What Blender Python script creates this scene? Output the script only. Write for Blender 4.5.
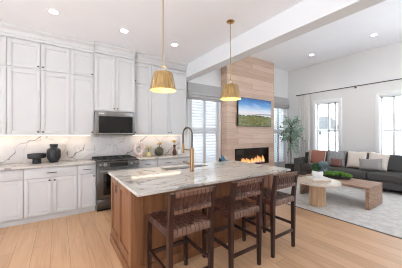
import bpy, bmesh, math, random
from mathutils import Matrix, Vector, noise
random.seed(7)
for _o in list(bpy.data.objects):
    bpy.data.objects.remove(_o, do_unlink=True)
S = bpy.context.scene
COL = S.collection
PI = math.pi

def lin(v):
    v /= 255.0
    return v / 12.92 if v <= 0.04045 else ((v + 0.055) / 1.055) ** 2.4
def C(r, g, b):
    return (lin(r), lin(g), lin(b), 1.0)

# ------------------------------------------------------------------ camera, world, exposure
cam_d = bpy.data.cameras.new('camera')
cam_d.sensor_width = 36.0
cam_d.lens = 208.0 / 402.0 * 36.0
cam_d.shift_y = 0.0005
cam_d.clip_start = 0.05
cam = bpy.data.objects.new('camera', cam_d)
COL.objects.link(cam)
cam.location = (0, 0, 1.42)
cam.rotation_euler = (PI / 2, 0, -math.atan2(143, 208))
S.camera = cam
S.view_settings.view_transform = 'Standard'
S.view_settings.look = 'None'
S.view_settings.gamma = 1.0
S.view_settings.exposure = 1.14
S.view_settings.use_curve_mapping = False
S.cycles.filter_width = 1.1

W = bpy.data.worlds.new('sky')
S.world = W
W.use_nodes = True
_bg = W.node_tree.nodes['Background']
_bg.inputs['Color'].default_value = (0.83, 0.92, 1.04, 1)
_bg.inputs['Strength'].default_value = 1.9

_sl = bpy.data.lights.new('sun', 'SUN')
_sl.energy = 12.0
_sl.angle = math.radians(2)
_sl.color = (0.92, 0.97, 1.0)
sun = bpy.data.objects.new('sun', _sl)
COL.objects.link(sun)
sun.rotation_euler = Vector((-0.22, -0.16, 0.96)).to_track_quat('Z', 'Y').to_euler()

# ------------------------------------------------------------------ materials
def new_mat(name):
    m = bpy.data.materials.new(name)
    m.use_nodes = True
    nt = m.node_tree
    return m, nt, nt.nodes['Principled BSDF']

def N(nt, typ, **kw):
    n = nt.nodes.new(typ)
    for k, v in kw.items():
        if k in n.inputs:
            n.inputs[k].default_value = v
        else:
            setattr(n, k, v)
    return n

def coords(nt, scale=(1, 1, 1), rot=(0, 0, 0), kind='Object'):
    tc = N(nt, 'ShaderNodeTexCoord')
    mp = N(nt, 'ShaderNodeMapping')
    mp.inputs['Scale'].default_value = scale
    mp.inputs['Rotation'].default_value = rot
    nt.links.new(tc.outputs[kind], mp.inputs['Vector'])
    return mp.outputs['Vector']

def ramp(nt, fac, stops):
    r = N(nt, 'ShaderNodeValToRGB')
    e = r.color_ramp.elements
    while len(e) < len(stops):
        e.new(0.5)
    for el, (p, c) in zip(e, stops):
        el.position = p
        el.color = c
    nt.links.new(fac, r.inputs['Fac'])
    return r.outputs['Color']

def mix(nt, fac, a, b, mode='MIX'):
    m = N(nt, 'ShaderNodeMix', data_type='RGBA', blend_type=mode)
    for sock, v in ((m.inputs[0], fac), (m.inputs[6], a), (m.inputs[7], b)):
        if hasattr(v, 'is_linked') or hasattr(v, 'links'):
            nt.links.new(v, sock)
        else:
            sock.default_value = v
    return m.outputs[2]

def bump(nt, bsdf, height, strength=0.2, dist=0.01):
    b = N(nt, 'ShaderNodeBump')
    b.inputs['Strength'].default_value = strength
    b.inputs['Distance'].default_value = dist
    nt.links.new(height, b.inputs['Height'])
    nt.links.new(b.outputs['Normal'], bsdf.inputs['Normal'])

def plain(name, col, rough=0.5, metal=0.0, vary=0.06, scale=12, spec=0.5, bmp=0.0, stretch=(1, 1, 1)):
    m, nt, b = new_mat(name)
    v = coords(nt, tuple(scale * s for s in stretch))
    n = N(nt, 'ShaderNodeTexNoise')
    n.inputs['Scale'].default_value = 1.0
    n.inputs['Detail'].default_value = 4
    nt.links.new(v, n.inputs['Vector'])
    lo = tuple(max(0, c * (1 - vary)) for c in col[:3]) + (1,)
    hi = tuple(min(1, c * (1 + vary)) for c in col[:3]) + (1,)
    nt.links.new(ramp(nt, n.outputs['Fac'], [(0.3, lo), (0.7, hi)]), b.inputs['Base Color'])
    b.inputs['Roughness'].default_value = rough
    b.inputs['Metallic'].default_value = metal
    b.inputs['Specular IOR Level'].default_value = spec
    if bmp:
        bump(nt, b, n.outputs['Fac'], bmp, 0.01)
    return m

def glow(name, col, strength):
    m, nt, b = new_mat(name)
    b.inputs['Base Color'].default_value = (0, 0, 0, 1)
    b.inputs['Emission Color'].default_value = col
    b.inputs['Emission Strength'].default_value = strength
    b.inputs['Roughness'].default_value = 0.6
    return m

def wood(name, dark, mid, light, axis='X', scale=1.0, rough=0.45, spec=0.4):
    m, nt, b = new_mat(name)
    st = {'X': (1.2, 14, 14), 'Y': (14, 1.2, 14), 'Z': (14, 14, 1.2)}[axis]
    v = coords(nt, tuple(s * scale for s in st))
    n = N(nt, 'ShaderNodeTexNoise')
    n.inputs['Scale'].default_value = 1.6
    n.inputs['Detail'].default_value = 6
    n.inputs['Distortion'].default_value = 0.6
    nt.links.new(v, n.inputs['Vector'])
    nt.links.new(ramp(nt, n.outputs['Fac'], [(0.28, dark), (0.5, mid), (0.75, light)]), b.inputs['Base Color'])
    b.inputs['Roughness'].default_value = rough
    b.inputs['Specular IOR Level'].default_value = spec
    bump(nt, b, n.outputs['Fac'], 0.12, 0.005)
    return m

def planks(name, cols, gap, length, width, rot, rough, grain_dir, spec=0.5, coords_rot=None, gapw=0.0025, contrast=0.5):
    """boards laid in staggered rows; cols = (dark, mid, light)"""
    m, nt, b = new_mat(name)
    v = coords(nt, (1, 1, 1), rot)
    br = N(nt, 'ShaderNodeTexBrick')
    br.offset = 0.37
    br.offset_frequency = 2
    br.inputs['Scale'].default_value = 1.0
    br.inputs['Brick Width'].default_value = length
    br.inputs['Row Height'].default_value = width
    br.inputs['Mortar Size'].default_value = gapw
    br.inputs['Mortar Smooth'].default_value = 0.2
    br.inputs['Color1'].default_value = (0.05, 0.05, 0.05, 1)
    br.inputs['Color2'].default_value = (0.95, 0.95, 0.95, 1)
    br.inputs['Mortar'].default_value = (0.5, 0.5, 0.5, 1)
    nt.links.new(v, br.inputs['Vector'])
    v2 = coords(nt, grain_dir)
    n = N(nt, 'ShaderNodeTexNoise')
    n.inputs['Scale'].default_value = 1.0
    n.inputs['Detail'].default_value = 6
    n.inputs['Distortion'].default_value = 0.8
    nt.links.new(v2, n.inputs['Vector'])
    f = mix(nt, contrast, n.outputs['Fac'], br.outputs['Color'])
    col = ramp(nt, f, [(0.22, cols[0]), (0.5, cols[1]), (0.8, cols[2])])
    fin = mix(nt, br.outputs['Fac'], col, gap)
    nt.links.new(fin, b.inputs['Base Color'])
    b.inputs['Roughness'].default_value = rough
    b.inputs['Specular IOR Level'].default_value = spec
    bump(nt, b, n.outputs['Fac'], 0.06, 0.004)
    return m

def stone(name, base, cloud, vein, vscale, rough, vein_w=0.018, rot=(0, 0, 0.5), cl=(0.35, 0.7), vein2=None, stretch=(1, 1, 1), dist=0.9):
    m, nt, b = new_mat(name)
    v = coords(nt, tuple(vscale * s for s in stretch), rot)
    n0 = N(nt, 'ShaderNodeTexNoise')
    n0.inputs['Scale'].default_value = 0.7
    n0.inputs['Detail'].default_value = 5
    nt.links.new(v, n0.inputs['Vector'])
    c = ramp(nt, n0.outputs['Fac'], [(cl[0], base), (cl[1], cloud)])
    def veins(scale, w, seed, c, vc, amount):
        off = N(nt, 'ShaderNodeVectorMath', operation='ADD')
        off.inputs[1].default_value = (seed, seed * 1.7, seed * 0.6)
        nt.links.new(v, off.inputs[0])
        nn = N(nt, 'ShaderNodeTexNoise')
        nn.inputs['Scale'].default_value = scale
        nn.inputs['Detail'].default_value = 3.5
        nn.inputs['Roughness'].default_value = 0.55
        nn.inputs['Distortion'].default_value = dist
        nt.links.new(off.outputs[0], nn.inputs['Vector'])
        a = N(nt, 'ShaderNodeMath', operation='SUBTRACT')
        a.inputs[1].default_value = 0.5
        nt.links.new(nn.outputs['Fac'], a.inputs[0])
        ab = N(nt, 'ShaderNodeMath', operation='ABSOLUTE')
        nt.links.new(a.outputs[0], ab.inputs[0])
        k = ramp(nt, ab.outputs[0], [(0.0, (amount,) * 3 + (1,)), (w, (0, 0, 0, 1))])
        return mix(nt, k, c, vc)
    c = veins(0.8, vein_w, 3.1, c, vein, 0.85)
    c = veins(1.9, vein_w * 0.7, 9.4, c, vein2 or vein, 0.45)
    nt.links.new(c, b.inputs['Base Color'])
    b.inputs['Roughness'].default_value = rough
    return m

M = {}
M['wall'] = plain('wall_paint', C(229, 227, 224), 0.75, vary=0.012, scale=3)
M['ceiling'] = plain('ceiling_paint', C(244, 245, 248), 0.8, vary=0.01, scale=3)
M['shutter'] = plain('shutter_paint', C(214, 216, 218), 0.45, vary=0.01, scale=5)
M['cabinet'] = plain('cabinet_paint', C(202, 201, 200), 0.42, vary=0.012, scale=4)
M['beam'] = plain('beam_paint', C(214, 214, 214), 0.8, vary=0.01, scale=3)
M['trim'] = plain('white_trim_paint', C(238, 238, 237), 0.4, vary=0.01, scale=5)
M['floor'] = planks('oak_floor', (C(184, 142, 106), C(206, 164, 126), C(220, 181, 143)), C(166, 126, 94), 1.9, 0.185, (0, 0, PI / 2), 0.36, (26, 1.6, 1), contrast=0.3)
M['chimney'] = planks('oak_cladding', (C(182, 152, 130), C(204, 176, 155), C(220, 195, 176)), C(168, 138, 118), 1.7, 0.16, (PI / 2, 0, 0), 0.5, (1.8, 6, 30), contrast=0.36)
def marble(name):
    m, nt, b = new_mat(name)
    v = coords(nt, (1, 1, 1))
    def noise_tex(scale, detail, seed):
        o = N(nt, 'ShaderNodeVectorMath', operation='ADD')
        o.inputs[1].default_value = (seed, seed * 0.3, seed * 1.3)
        nt.links.new(v, o.inputs[0])
        n = N(nt, 'ShaderNodeTexNoise')
        n.inputs['Scale'].default_value = scale
        n.inputs['Detail'].default_value = detail
        nt.links.new(o.outputs[0], n.inputs['Vector'])
        return n.outputs['Fac']
    def mth(op, a, c):
        n = N(nt, 'ShaderNodeMath', operation=op)
        for i, q in enumerate((a, c)):
            if hasattr(q, 'links'):
                nt.links.new(q, n.inputs[i])
            else:
                n.inputs[i].default_value = q
        return n.outputs[0]
    sp = N(nt, 'ShaderNodeSeparateXYZ')
    nt.links.new(v, sp.inputs[0])
    col = ramp(nt, noise_tex(2.2, 4, 0.0), [(0.35, C(218, 212, 208)), (0.7, C(200, 196, 196))])
    for ang, period, wob, width, seed, vc, amt in ((35, 0.62, 0.55, 0.016, 2.0, C(88, 82, 86), 0.9), (-48, 0.80, 0.6, 0.012, 7.0, C(112, 106, 108), 0.8), (62, 0.45, 0.5, 0.009, 12.0, C(130, 124, 126), 0.6), (10, 0.55, 0.7, 0.008, 19.0, C(140, 132, 132), 0.5)):
        t = math.radians(ang)
        d = mth('ADD', mth('MULTIPLY', sp.outputs['X'], -math.sin(t)), mth('MULTIPLY', sp.outputs['Z'], math.cos(t)))
        d = mth('ADD', d, mth('MULTIPLY', noise_tex(2.6, 5, seed), wob))
        q = mth('PINGPONG', d, period / 2)
        line = ramp(nt, q, [(0.0, (amt, amt, amt, 1)), (width, (0, 0, 0, 1))])
        mask = ramp(nt, noise_tex(2.4, 2, seed + 30), [(0.38, (0, 0, 0, 1)), (0.50, (1, 1, 1, 1))])
        col = mix(nt, mth('MULTIPLY', line, mask), col, vc)
    nt.links.new(col, b.inputs['Base Color'])
    b.inputs['Roughness'].default_value = 0.16
    return m
M['backsplash'] = marble('white_marble')
M['quartzite'] = stone('grey_beige_quartzite', C(207, 201, 193), C(190, 184, 177), C(126, 121, 119), 1.7, 0.07, 0.022, rot=(0, 0, 0.65), vein2=C(160, 150, 140), stretch=(1.0, 2.3, 1), dist=0.7)
M['island'] = wood('island_stained_wood', C(106, 68, 43), C(130, 86, 56), C(146, 100, 67), 'Z', 0.8, 0.42)
M['steel'] = plain('stainless_steel', C(150, 149, 148), 0.3, 1.0, 0.05, 40, stretch=(0.05, 1, 1))
M['darksteel'] = plain('dark_stainless_steel', C(98, 97, 97), 0.32, 1.0, 0.05, 40, stretch=(0.05, 1, 1))
M['blackglass'] = plain('black_glass', C(14, 14, 15), 0.06, 0, 0.0, 5)
M['castiron'] = plain('black_enamel', C(24, 24, 25), 0.35, 0, 0.1, 20)
M['nickel'] = plain('dark_nickel', C(95, 88, 82), 0.3, 1.0, 0.05, 30)
M['brass'] = plain('brushed_brass', C(202, 172, 122), 0.2, 1.0, 0.26, 45, stretch=(1, 1, 0.03), bmp=0.35)  # brushed bump; streaks in the colour stand in for highlights
M['bronze'] = plain('champagne_bronze', C(158, 126, 92), 0.32, 1.0, 0.06, 40)
M['shadein'] = plain('pale_gold_lining', C(238, 222, 164), 0.5, 0.0, 0.03, 20)
M['walnut'] = wood('dark_espresso_wood', C(36, 20, 17), C(48, 27, 23), C(62, 36, 30), 'Z', 1.0, 0.34)
M['leather'] = plain('brown_leather', C(74, 43, 35), 0.36, 0, 0.35, 14, bmp=0.1)
M['litleather'] = plain('lit_brown_leather', C(114, 85, 71), 0.4, 0, 0.25, 14, bmp=0.1)  # brown leather again, with light on the rail wraps put into its colour
M['black'] = plain('matte_black_ceramic', C(38, 38, 39), 0.5, 0, 0.12, 20)
M['blackmetal'] = plain('black_metal', C(34, 33, 33), 0.4, 0.6, 0.06, 20)
M['rodmetal'] = plain('gunmetal', C(96, 92, 90), 0.35, 1.0, 0.06, 20)
M['sofa'] = plain('charcoal_fabric', C(86, 84, 83), 0.95, 0, 0.14, 60, spec=0.15, bmp=0.15)
M['cream'] = plain('cream_linen', C(224, 212, 200), 0.95, 0, 0.06, 50, spec=0.1, bmp=0.2)
M['rust'] = plain('terracotta_linen', C(164, 114, 100), 0.95, 0, 0.09, 50, spec=0.1, bmp=0.2)
M['rose'] = plain('dusty_rose_linen', C(142, 106, 100), 0.95, 0, 0.1, 50, spec=0.1, bmp=0.2)
M['sage'] = plain('taupe_linen', C(172, 164, 148), 0.95, 0, 0.08, 50, spec=0.1, bmp=0.2)
M['greyknit'] = plain('mottled_grey_knit', C(160, 160, 162), 0.95, 0, 0.4, 38, spec=0.1, bmp=0.4)
M['greylinen'] = plain('mid_grey_linen', C(160, 154, 152), 0.95, 0, 0.08, 50, spec=0.1, bmp=0.2)
M['shade'] = plain('grey_shade_linen', C(178, 176, 174), 0.95, 0, 0.05, 70, spec=0.1)
M['curtain'] = plain('pale_grey_curtain', C(226, 221, 217), 0.95, 0, 0.05, 40, spec=0.1)
M['table'] = wood('reclaimed_wood', C(112, 82, 66), C(156, 124, 103), C(184, 152, 130), 'Y', 0.9, 0.5)
M['paleoak'] = wood('pale_oak', C(166, 130, 98), C(196, 163, 130), C(218, 190, 160), 'Z', 0.9, 0.5)
M['paletop'] = wood('bleached_oak', C(190, 172, 154), C(212, 197, 181), C(228, 216, 204), 'X', 0.8, 0.32)
M['paper'] = plain('white_book_cover', C(236, 232, 228), 0.6, 0, 0.02, 10)
M['tanpaper'] = plain('beige_book_cover', C(206, 180, 158), 0.6, 0, 0.05, 10)
M['pages'] = plain('book_pages', C(230, 222, 208), 0.8, 0, 0.05, 200, stretch=(0.02, 0.02, 1))
M['whiteceramic'] = plain('white_ceramic', C(240, 239, 237), 0.3, 0, 0.01, 8)
M['leafdark'] = plain('dark_green_leaf', C(78, 122, 80), 0.55, 0, 0.3, 30)
M['leafeuc'] = plain('eucalyptus_leaf', C(166, 190, 172), 0.6, 0, 0.3, 8)
M['leafblue'] = plain('blue_grey_leaf', C(150, 172, 180), 0.6, 0, 0.25, 30)
M['moss'] = plain('green_moss', C(78, 118, 42), 0.95, 0, 0.5, 30, bmp=0.6)
M['bark'] = plain('grey_brown_bark', C(104, 92, 82), 0.9, 0, 0.25, 30, bmp=0.4)
M['soil'] = plain('dark_soil', C(58, 46, 38), 1.0, 0, 0.4, 60, bmp=0.6)
M['yellow'] = plain('yellow_petal', C(236, 188, 62), 0.7, 0, 0.15, 30)
M['palepetal'] = plain('cream_yellow_petal', C(228, 212, 150), 0.7, 0, 0.15, 30)
M['ironglaze'] = plain('dark_olive_glaze', C(72, 66, 48), 0.35, 0, 0.5, 16)
M['copper'] = plain('aged_copper', C(92, 56, 40), 0.35, 0.5, 0.25, 20)
M['pinkmarble'] = stone('blush_marble', C(232, 212, 200), C(218, 196, 184), C(180, 150, 140), 8, 0.3, 0.02)
M['teal'] = plain('teal_glaze', C(58, 112, 138), 0.35, 0, 0.25, 20)
M['slate'] = plain('slate_blue_plastic', C(84, 86, 112), 0.4, 0, 0.04, 10)
M['plate'] = plain('white_plastic', C(240, 238, 234), 0.35, 0, 0.01, 10)
M['splashplate'] = plain('ivory_plate', C(222, 214, 206), 0.4, 0, 0.01, 10)
M['greyplate'] = plain('grey_metal_plate', C(112, 106, 102), 0.4, 0.6, 0.05, 10)
M['ledstrip'] = glow('warm_led', (1.0, 0.86, 0.66, 1), 2.0)
M['bulb'] = glow('warm_bulb', (1.0, 0.8, 0.5, 1), 3.0)
M['downlight'] = glow('white_lamp', (1.0, 0.98, 0.95, 1), 9.0)
M['ember'] = glow('ember_bed', (0.75, 0.22, 0.34, 1), 0.35)
M['firebox'] = plain('black_firebox', C(22, 22, 26), 0.5, 0, 0.1, 10)
M['outside'] = plain('pale_concrete', C(226, 228, 232), 0.9, 0, 0.03, 2)
M['roofblue'] = plain('blue_grey_roof', C(58, 60, 62), 0.9, 0, 0.2, 4)
M['farwall'] = plain('far_house_wall', C(190, 194, 198), 0.9, 0, 0.05, 4)

def glass_mat():
    m, nt, b = new_mat('window_glass')
    nt.nodes.remove(b)
    out = nt.nodes['Material Output']
    tr = N(nt, 'ShaderNodeBsdfTransparent')
    tr.inputs['Color'].default_value = (0.97, 0.985, 0.98, 1)
    gl = N(nt, 'ShaderNodeBsdfGlossy')
    gl.inputs['Roughness'].default_value = 0.02
    lw = N(nt, 'ShaderNodeLayerWeight')
    lw.inputs['Blend'].default_value = 0.5
    pw = N(nt, 'ShaderNodeMath', operation='POWER')
    pw.inputs[1].default_value = 4.0
    nt.links.new(lw.outputs['Facing'], pw.inputs[0])
    fr = N(nt, 'ShaderNodeMath', operation='MULTIPLY_ADD')
    fr.inputs[1].default_value = 0.6
    fr.inputs[2].default_value = 0.045
    nt.links.new(pw.outputs[0], fr.inputs[0])
    mx = N(nt, 'ShaderNodeMixShader')
    nt.links.new(fr.outputs[0], mx.inputs[0])
    nt.links.new(tr.outputs[0], mx.inputs[1])
    nt.links.new(gl.outputs[0], mx.inputs[2])
    nt.links.new(mx.outputs[0], out.inputs['Surface'])
    return m
M['glass'] = glass_mat()

def flame_mat():
    m, nt, b = new_mat('flame')
    v = coords(nt, (1, 1, 1))
    sp = N(nt, 'ShaderNodeSeparateXYZ')
    tc = N(nt, 'ShaderNodeTexCoord')
    nt.links.new(tc.outputs['Generated'], sp.inputs[0])
    c = ramp(nt, sp.outputs['Z'], [(0.0, (1.0, 0.72, 0.40, 1)), (0.45, (1.0, 0.50, 0.16, 1)), (1.0, (0.75, 0.20, 0.05, 1))])
    b.inputs['Base Color'].default_value = (0, 0, 0, 1)
    nt.links.new(c, b.inputs['Emission Color'])
    b.inputs['Emission Strength'].default_value = 0.6
    return m
M['flame'] = flame_mat()

def rug_mat():
    m, nt, b = new_mat('pale_rug_pile')
    v = coords(nt, (1, 1, 1))
    vo = N(nt, 'ShaderNodeTexVoronoi', feature='DISTANCE_TO_EDGE')
    vo.inputs['Scale'].default_value = 5.5
    nn = N(nt, 'ShaderNodeTexNoise')
    nn.inputs['Scale'].default_value = 9.0
    nn.inputs['Detail'].default_value = 5
    nt.links.new(v, nn.inputs['Vector'])
    wv = mix(nt, 0.12, v, nn.outputs['Color'])
    nt.links.new(wv, vo.inputs['Vector'])
    c0 = ramp(nt, nn.outputs['Fac'], [(0.35, C(200, 196, 191)), (0.65, C(216, 212, 207))])
    k = ramp(nt, vo.outputs['Distance'], [(0.0, (0.4, 0.4, 0.4, 1)), (0.05, (0, 0, 0, 1))])
    nt.links.new(mix(nt, k, c0, C(170, 165, 162)), b.inputs['Base Color'])
    b.inputs['Roughness'].default_value = 1.0
    b.inputs['Specular IOR Level'].default_value = 0.05
    n2 = N(nt, 'ShaderNodeTexNoise')
    n2.inputs['Scale'].default_value = 160
    nt.links.new(v, n2.inputs['Vector'])
    bump(nt, b, n2.outputs['Fac'], 0.4, 0.01)
    return m
M['rug'] = rug_mat()

def tv_mat():
    """landscape on the screen: blue sky, pale cloud, water with a far shore, green and ochre scrub"""
    m, nt, b = new_mat('screen_landscape')
    tc = N(nt, 'ShaderNodeTexCoord')
    sp = N(nt, 'ShaderNodeSeparateXYZ')
    nt.links.new(tc.outputs['Generated'], sp.inputs[0])
    X, Z = sp.outputs['X'], sp.outputs['Z']
    def math2(op, a, bb):
        n = N(nt, 'ShaderNodeMath', operation=op)
        for i, q in enumerate((a, bb)):
            if hasattr(q, 'links'):
                nt.links.new(q, n.inputs[i])
            else:
                n.inputs[i].default_value = q
        return n.outputs[0]
    sky = ramp(nt, Z, [(0.44, C(238, 226, 222)), (0.58, C(200, 218, 238)), (0.76, C(104, 162, 216)), (1.0, C(34, 98, 170))])
    mp = N(nt, 'ShaderNodeMapping')
    mp.inputs['Scale'].default_value = (3.0, 1, 7.0)
    mp.inputs['Rotation'].default_value = (0, 0.5, 0)
    nt.links.new(tc.outputs['Generated'], mp.inputs['Vector'])
    nc = N(nt, 'ShaderNodeTexNoise')
    nc.inputs['Scale'].default_value = 1.4
    nc.inputs['Detail'].default_value = 6
    nt.links.new(mp.outputs[0], nc.inputs['Vector'])
    cl = ramp(nt, nc.outputs['Fac'], [(0.54, (0, 0, 0, 1)), (0.8, (0.7, 0.7, 0.7, 1))])
    sky = mix(nt, cl, sky, C(240, 240, 244))
    # far shore: a wedge growing to the right
    shore_top = math2('ADD', math2('MULTIPLY', X, 0.05), 0.425)
    in_shore = math2('MULTIPLY', math2('LESS_THAN', Z, shore_top), math2('GREATER_THAN', X, 0.25))
    col = mix(nt, in_shore, sky, C(86, 96, 116))
    in_water = math2('LESS_THAN', Z, 0.435)
    col = mix(nt, in_water, col, C(216, 214, 222))
    ns = N(nt, 'ShaderNodeTexNoise')
    ns.inputs['Scale'].default_value = 9
    ns.inputs['Detail'].default_value = 6
    nt.links.new(tc.outputs['Generated'], ns.inputs['Vector'])
    top = math2('ADD', math2('MULTIPLY', ns.outputs['Fac'], 0.16), math2('MULTIPLY', math2('ABSOLUTE', math2('SUBTRACT', X, 0.4), 0), -0.05))
    in_bush = math2('LESS_THAN', Z, math2('ADD', top, 0.315))
    n3 = N(nt, 'ShaderNodeTexNoise')
    n3.inputs['Scale'].default_value = 12
    n3.inputs['Detail'].default_value = 7
    nt.links.new(tc.outputs['Generated'], n3.inputs['Vector'])
    bush = ramp(nt, n3.outputs['Fac'], [(0.36, C(42, 52, 24)), (0.5, C(112, 122, 42)), (0.58, C(96, 76, 44)), (0.7, C(176, 168, 70))])
    col = mix(nt, in_bush, col, bush)
    b.inputs['Base Color'].default_value = (0.01, 0.01, 0.01, 1)
    b.inputs['Roughness'].default_value = 0.25
    nt.links.new(col, b.inputs['Emission Color'])
    b.inputs['Emission Strength'].default_value = 0.43
    return m
M['screen'] = tv_mat()

# ------------------------------------------------------------------ mesh builder
class MB:
    def __init__(self):
        self.bm = bmesh.new()
        self.T = Matrix.Identity(4)
    def _add(self, tb):
        tb.transform(self.T)
        me = bpy.data.meshes.new('tmp')
        tb.to_mesh(me)
        tb.free()
        self.bm.from_mesh(me)
        bpy.data.meshes.remove(me)
        return self
    def box(self, x0, x1, y0, y1, z0, z1, bev=0.0, seg=2):
        tb = bmesh.new()
        vs = [tb.verts.new((x, y, z)) for x in (x0, x1) for y in (y0, y1) for z in (z0, z1)]
        for f in ((0, 1, 3, 2), (4, 6, 7, 5), (0, 4, 5, 1), (2, 3, 7, 6), (0, 2, 6, 4), (1, 5, 7, 3)):
            tb.faces.new([vs[i] for i in f])
        if bev:
            bmesh.ops.bevel(tb, geom=list(tb.edges), offset=bev, segments=seg, affect='EDGES', profile=0.5)
        return self._add(tb)
    def hexa(self, pts):
        """8 points: bottom ring of 4, top ring of 4"""
        tb = bmesh.new()
        vs = [tb.verts.new(p) for p in pts]
        for f in ((3, 2, 1, 0), (4, 5, 6, 7), (0, 1, 5, 4), (1, 2, 6, 5), (2, 3, 7, 6), (3, 0, 4, 7)):
            tb.faces.new([vs[i] for i in f])
        return self._add(tb)
    def rings(self, rings, cap0=True, cap1=True, closed=True):
        tb = bmesh.new()
        R = [[tb.verts.new(p) for p in r] for r in rings]
        n = len(R[0])
        for a, b in zip(R, R[1:]):
            for i in range(n if closed else n - 1):
                j = (i + 1) % n
                tb.faces.new((a[i], a[j], b[j], b[i]))
        if cap0:
            tb.faces.new(R[0][::-1])
        if cap1:
            tb.faces.new(R[-1])
        return self._add(tb)
    def lathe(self, prof, c=(0, 0, 0), seg=32, cap0=True, cap1=True, sq=None):
        rs = []
        for r, z in prof:
            ring = []
            for i in range(seg):
                t = 2 * PI * i / seg
                x, y = math.cos(t), math.sin(t)
                if sq:
                    k = (abs(x) ** sq + abs(y) ** sq) ** (-1 / sq)
                    x, y = x * k, y * k
                ring.append((c[0] + r * x, c[1] + r * y, c[2] + z))
            rs.append(ring)
        return self.rings(rs, cap0, cap1)
    def tube(self, pts, r, seg=10, cap=True):
        pts = [Vector(p) for p in pts]
        rs = r if isinstance(r, (list, tuple)) else [r] * len(pts)
        out = []
        up = None
        for i, p in enumerate(pts):
            a = pts[max(0, i - 1)]
            b = pts[min(len(pts) - 1, i + 1)]
            d = (b - a).normalized()
            if up is None:
                up = Vector((0, 0, 1)) if abs(d.z) < 0.9 else Vector((1, 0, 0))
            s = d.cross(up).normalized()
            up = s.cross(d).normalized()
            out.append([tuple(p + (s * math.cos(2 * PI * k / seg) + up * math.sin(2 * PI * k / seg)) * rs[i]) for k in range(seg)])
        return self.rings(out, cap, cap)
    def sphere(self, c, r, sx=1, sy=1, sz=1, seg=14, rg=8):
        tb = bmesh.new()
        bmesh.ops.create_uvsphere(tb, u_segments=seg, v_segments=rg, radius=r)
        tb.transform(Matrix.Translation(c) @ Matrix.Diagonal((sx, sy, sz, 1)))
        return self._add(tb)
    def poly(self, pts, z0, z1, bev=0.0):
        tb = bmesh.new()
        lo = [tb.verts.new((x, y, z0)) for x, y in pts]
        hi = [tb.verts.new((x, y, z1)) for x, y in pts]
        n = len(pts)
        tb.faces.new(lo[::-1])
        tb.faces.new(hi)
        for i in range(n):
            j = (i + 1) % n
            tb.faces.new((lo[i], lo[j], hi[j], hi[i]))
        if bev:
            bmesh.ops.bevel(tb, geom=list(tb.edges), offset=bev, segments=2, affect='EDGES', profile=0.5)
        return self._add(tb)
    def grid(self, fn, nu, nv, thick=0.0):
        tb = bmesh.new()
        V = [[tb.verts.new(fn(i / nu, j / nv)) for j in range(nv + 1)] for i in range(nu + 1)]
        for i in range(nu):
            for j in range(nv):
                tb.faces.new((V[i][j], V[i + 1][j], V[i + 1][j + 1], V[i][j + 1]))
        if thick:
            bmesh.ops.recalc_face_normals(tb, faces=list(tb.faces))
            bmesh.ops.solidify(tb, geom=list(tb.faces), thickness=thick)
        return self._add(tb)
    def leaf(self, p, d, up, L, w):
        """a folded leaf: 6 verts"""
        d = d.normalized()
        s = d.cross(up)
        s = s.normalized() if s.length > 1e-4 else Vector((1, 0, 0))
        n = s.cross(d).normalized()
        tb = bmesh.new()
        a = tb.verts.new(p)
        m1 = tb.verts.new(p + d * L * 0.5 + s * w * 0.5 + n * w * 0.15)
        m2 = tb.verts.new(p + d * L * 0.5 - s * w * 0.5 + n * w * 0.15)
        c = tb.verts.new(p + d * L * 0.5)
        e = tb.verts.new(p + d * L)
        tb.faces.new((a, m1, c))
        tb.faces.new((a, c, m2))
        tb.faces.new((m1, e, c))
        tb.faces.new((c, e, m2))
        return self._add(tb)

def finish(me, smooth, recalc):
    for p in me.polygons:
        p.use_smooth = True
    me.set_sharp_from_angle(angle=math.radians(smooth))

def root_of(o):
    while o.parent:
        o = o.parent
    return o

def obj(name, mb, m, parent=None, local=False, smooth=35, recalc=True):
    bm = mb.bm
    if recalc:
        bmesh.ops.recalc_face_normals(bm, faces=list(bm.faces))
    loc = None
    if parent is not None and not local:
        bm.transform(Matrix.Translation(-root_of(parent).location))
    elif parent is None and not local:
        xs = [v.co for v in bm.verts]
        loc = Vector(((min(v.x for v in xs) + max(v.x for v in xs)) / 2, (min(v.y for v in xs) + max(v.y for v in xs)) / 2, min(v.z for v in xs)))
        bm.transform(Matrix.Translation(-loc))
    me = bpy.data.meshes.new(name)
    bm.to_mesh(me)
    bm.free()
    me.materials.append(m)
    finish(me, smooth, recalc)
    o = bpy.data.objects.new(name, me)
    COL.objects.link(o)
    if parent is not None:
        o.parent = parent
    elif loc is not None:
        o.location = loc
    return o

def thing(name, label, cat, loc=(0, 0, 0), rotz=0.0, group=None):
    o = bpy.data.objects.new(name, None)
    o.empty_display_size = 0.1
    COL.objects.link(o)
    o.location = loc
    o.rotation_euler = (0, 0, rotz)
    tag(o, label, cat, group)
    return o

def tag(o, label, cat, group=None):
    o['label'] = label
    o['category'] = cat
    if group:
        o['group'] = group
    return o

def struct(name, mb, m, smooth=35):
    o = obj(name, mb, m, smooth=smooth)
    o['kind'] = 'structure'
    return o

def dup(root, loc, label, rotz=None, group=None):
    r = root.copy()
    COL.objects.link(r)
    r.location = loc
    if rotz is not None:
        r.rotation_euler = (0, 0, rotz)
    r['label'] = label
    if group:
        r['group'] = group
    for ch in list(root.children):
        c = ch.copy()
        COL.objects.link(c)
        c.parent = r
        for g in list(ch.children):
            d = g.copy()
            COL.objects.link(d)
            d.parent = c
    return r

ROT_L = Matrix.Rotation(-PI / 2, 4, 'Z')     # faces -Y  ->  faces -X

# ================================================================== THE SETTING
KX = 2.65          # end of the kitchen ceiling / left face of the beam
KC = 3.17          # kitchen ceiling height
LC = 3.90          # living room ceiling height
WB = 4.84          # inner face of the back wall
WR = 7.50          # inner face of the right wall
WL = -3.2
YF = -2.2          # the unseen front wall stands along this line

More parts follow.
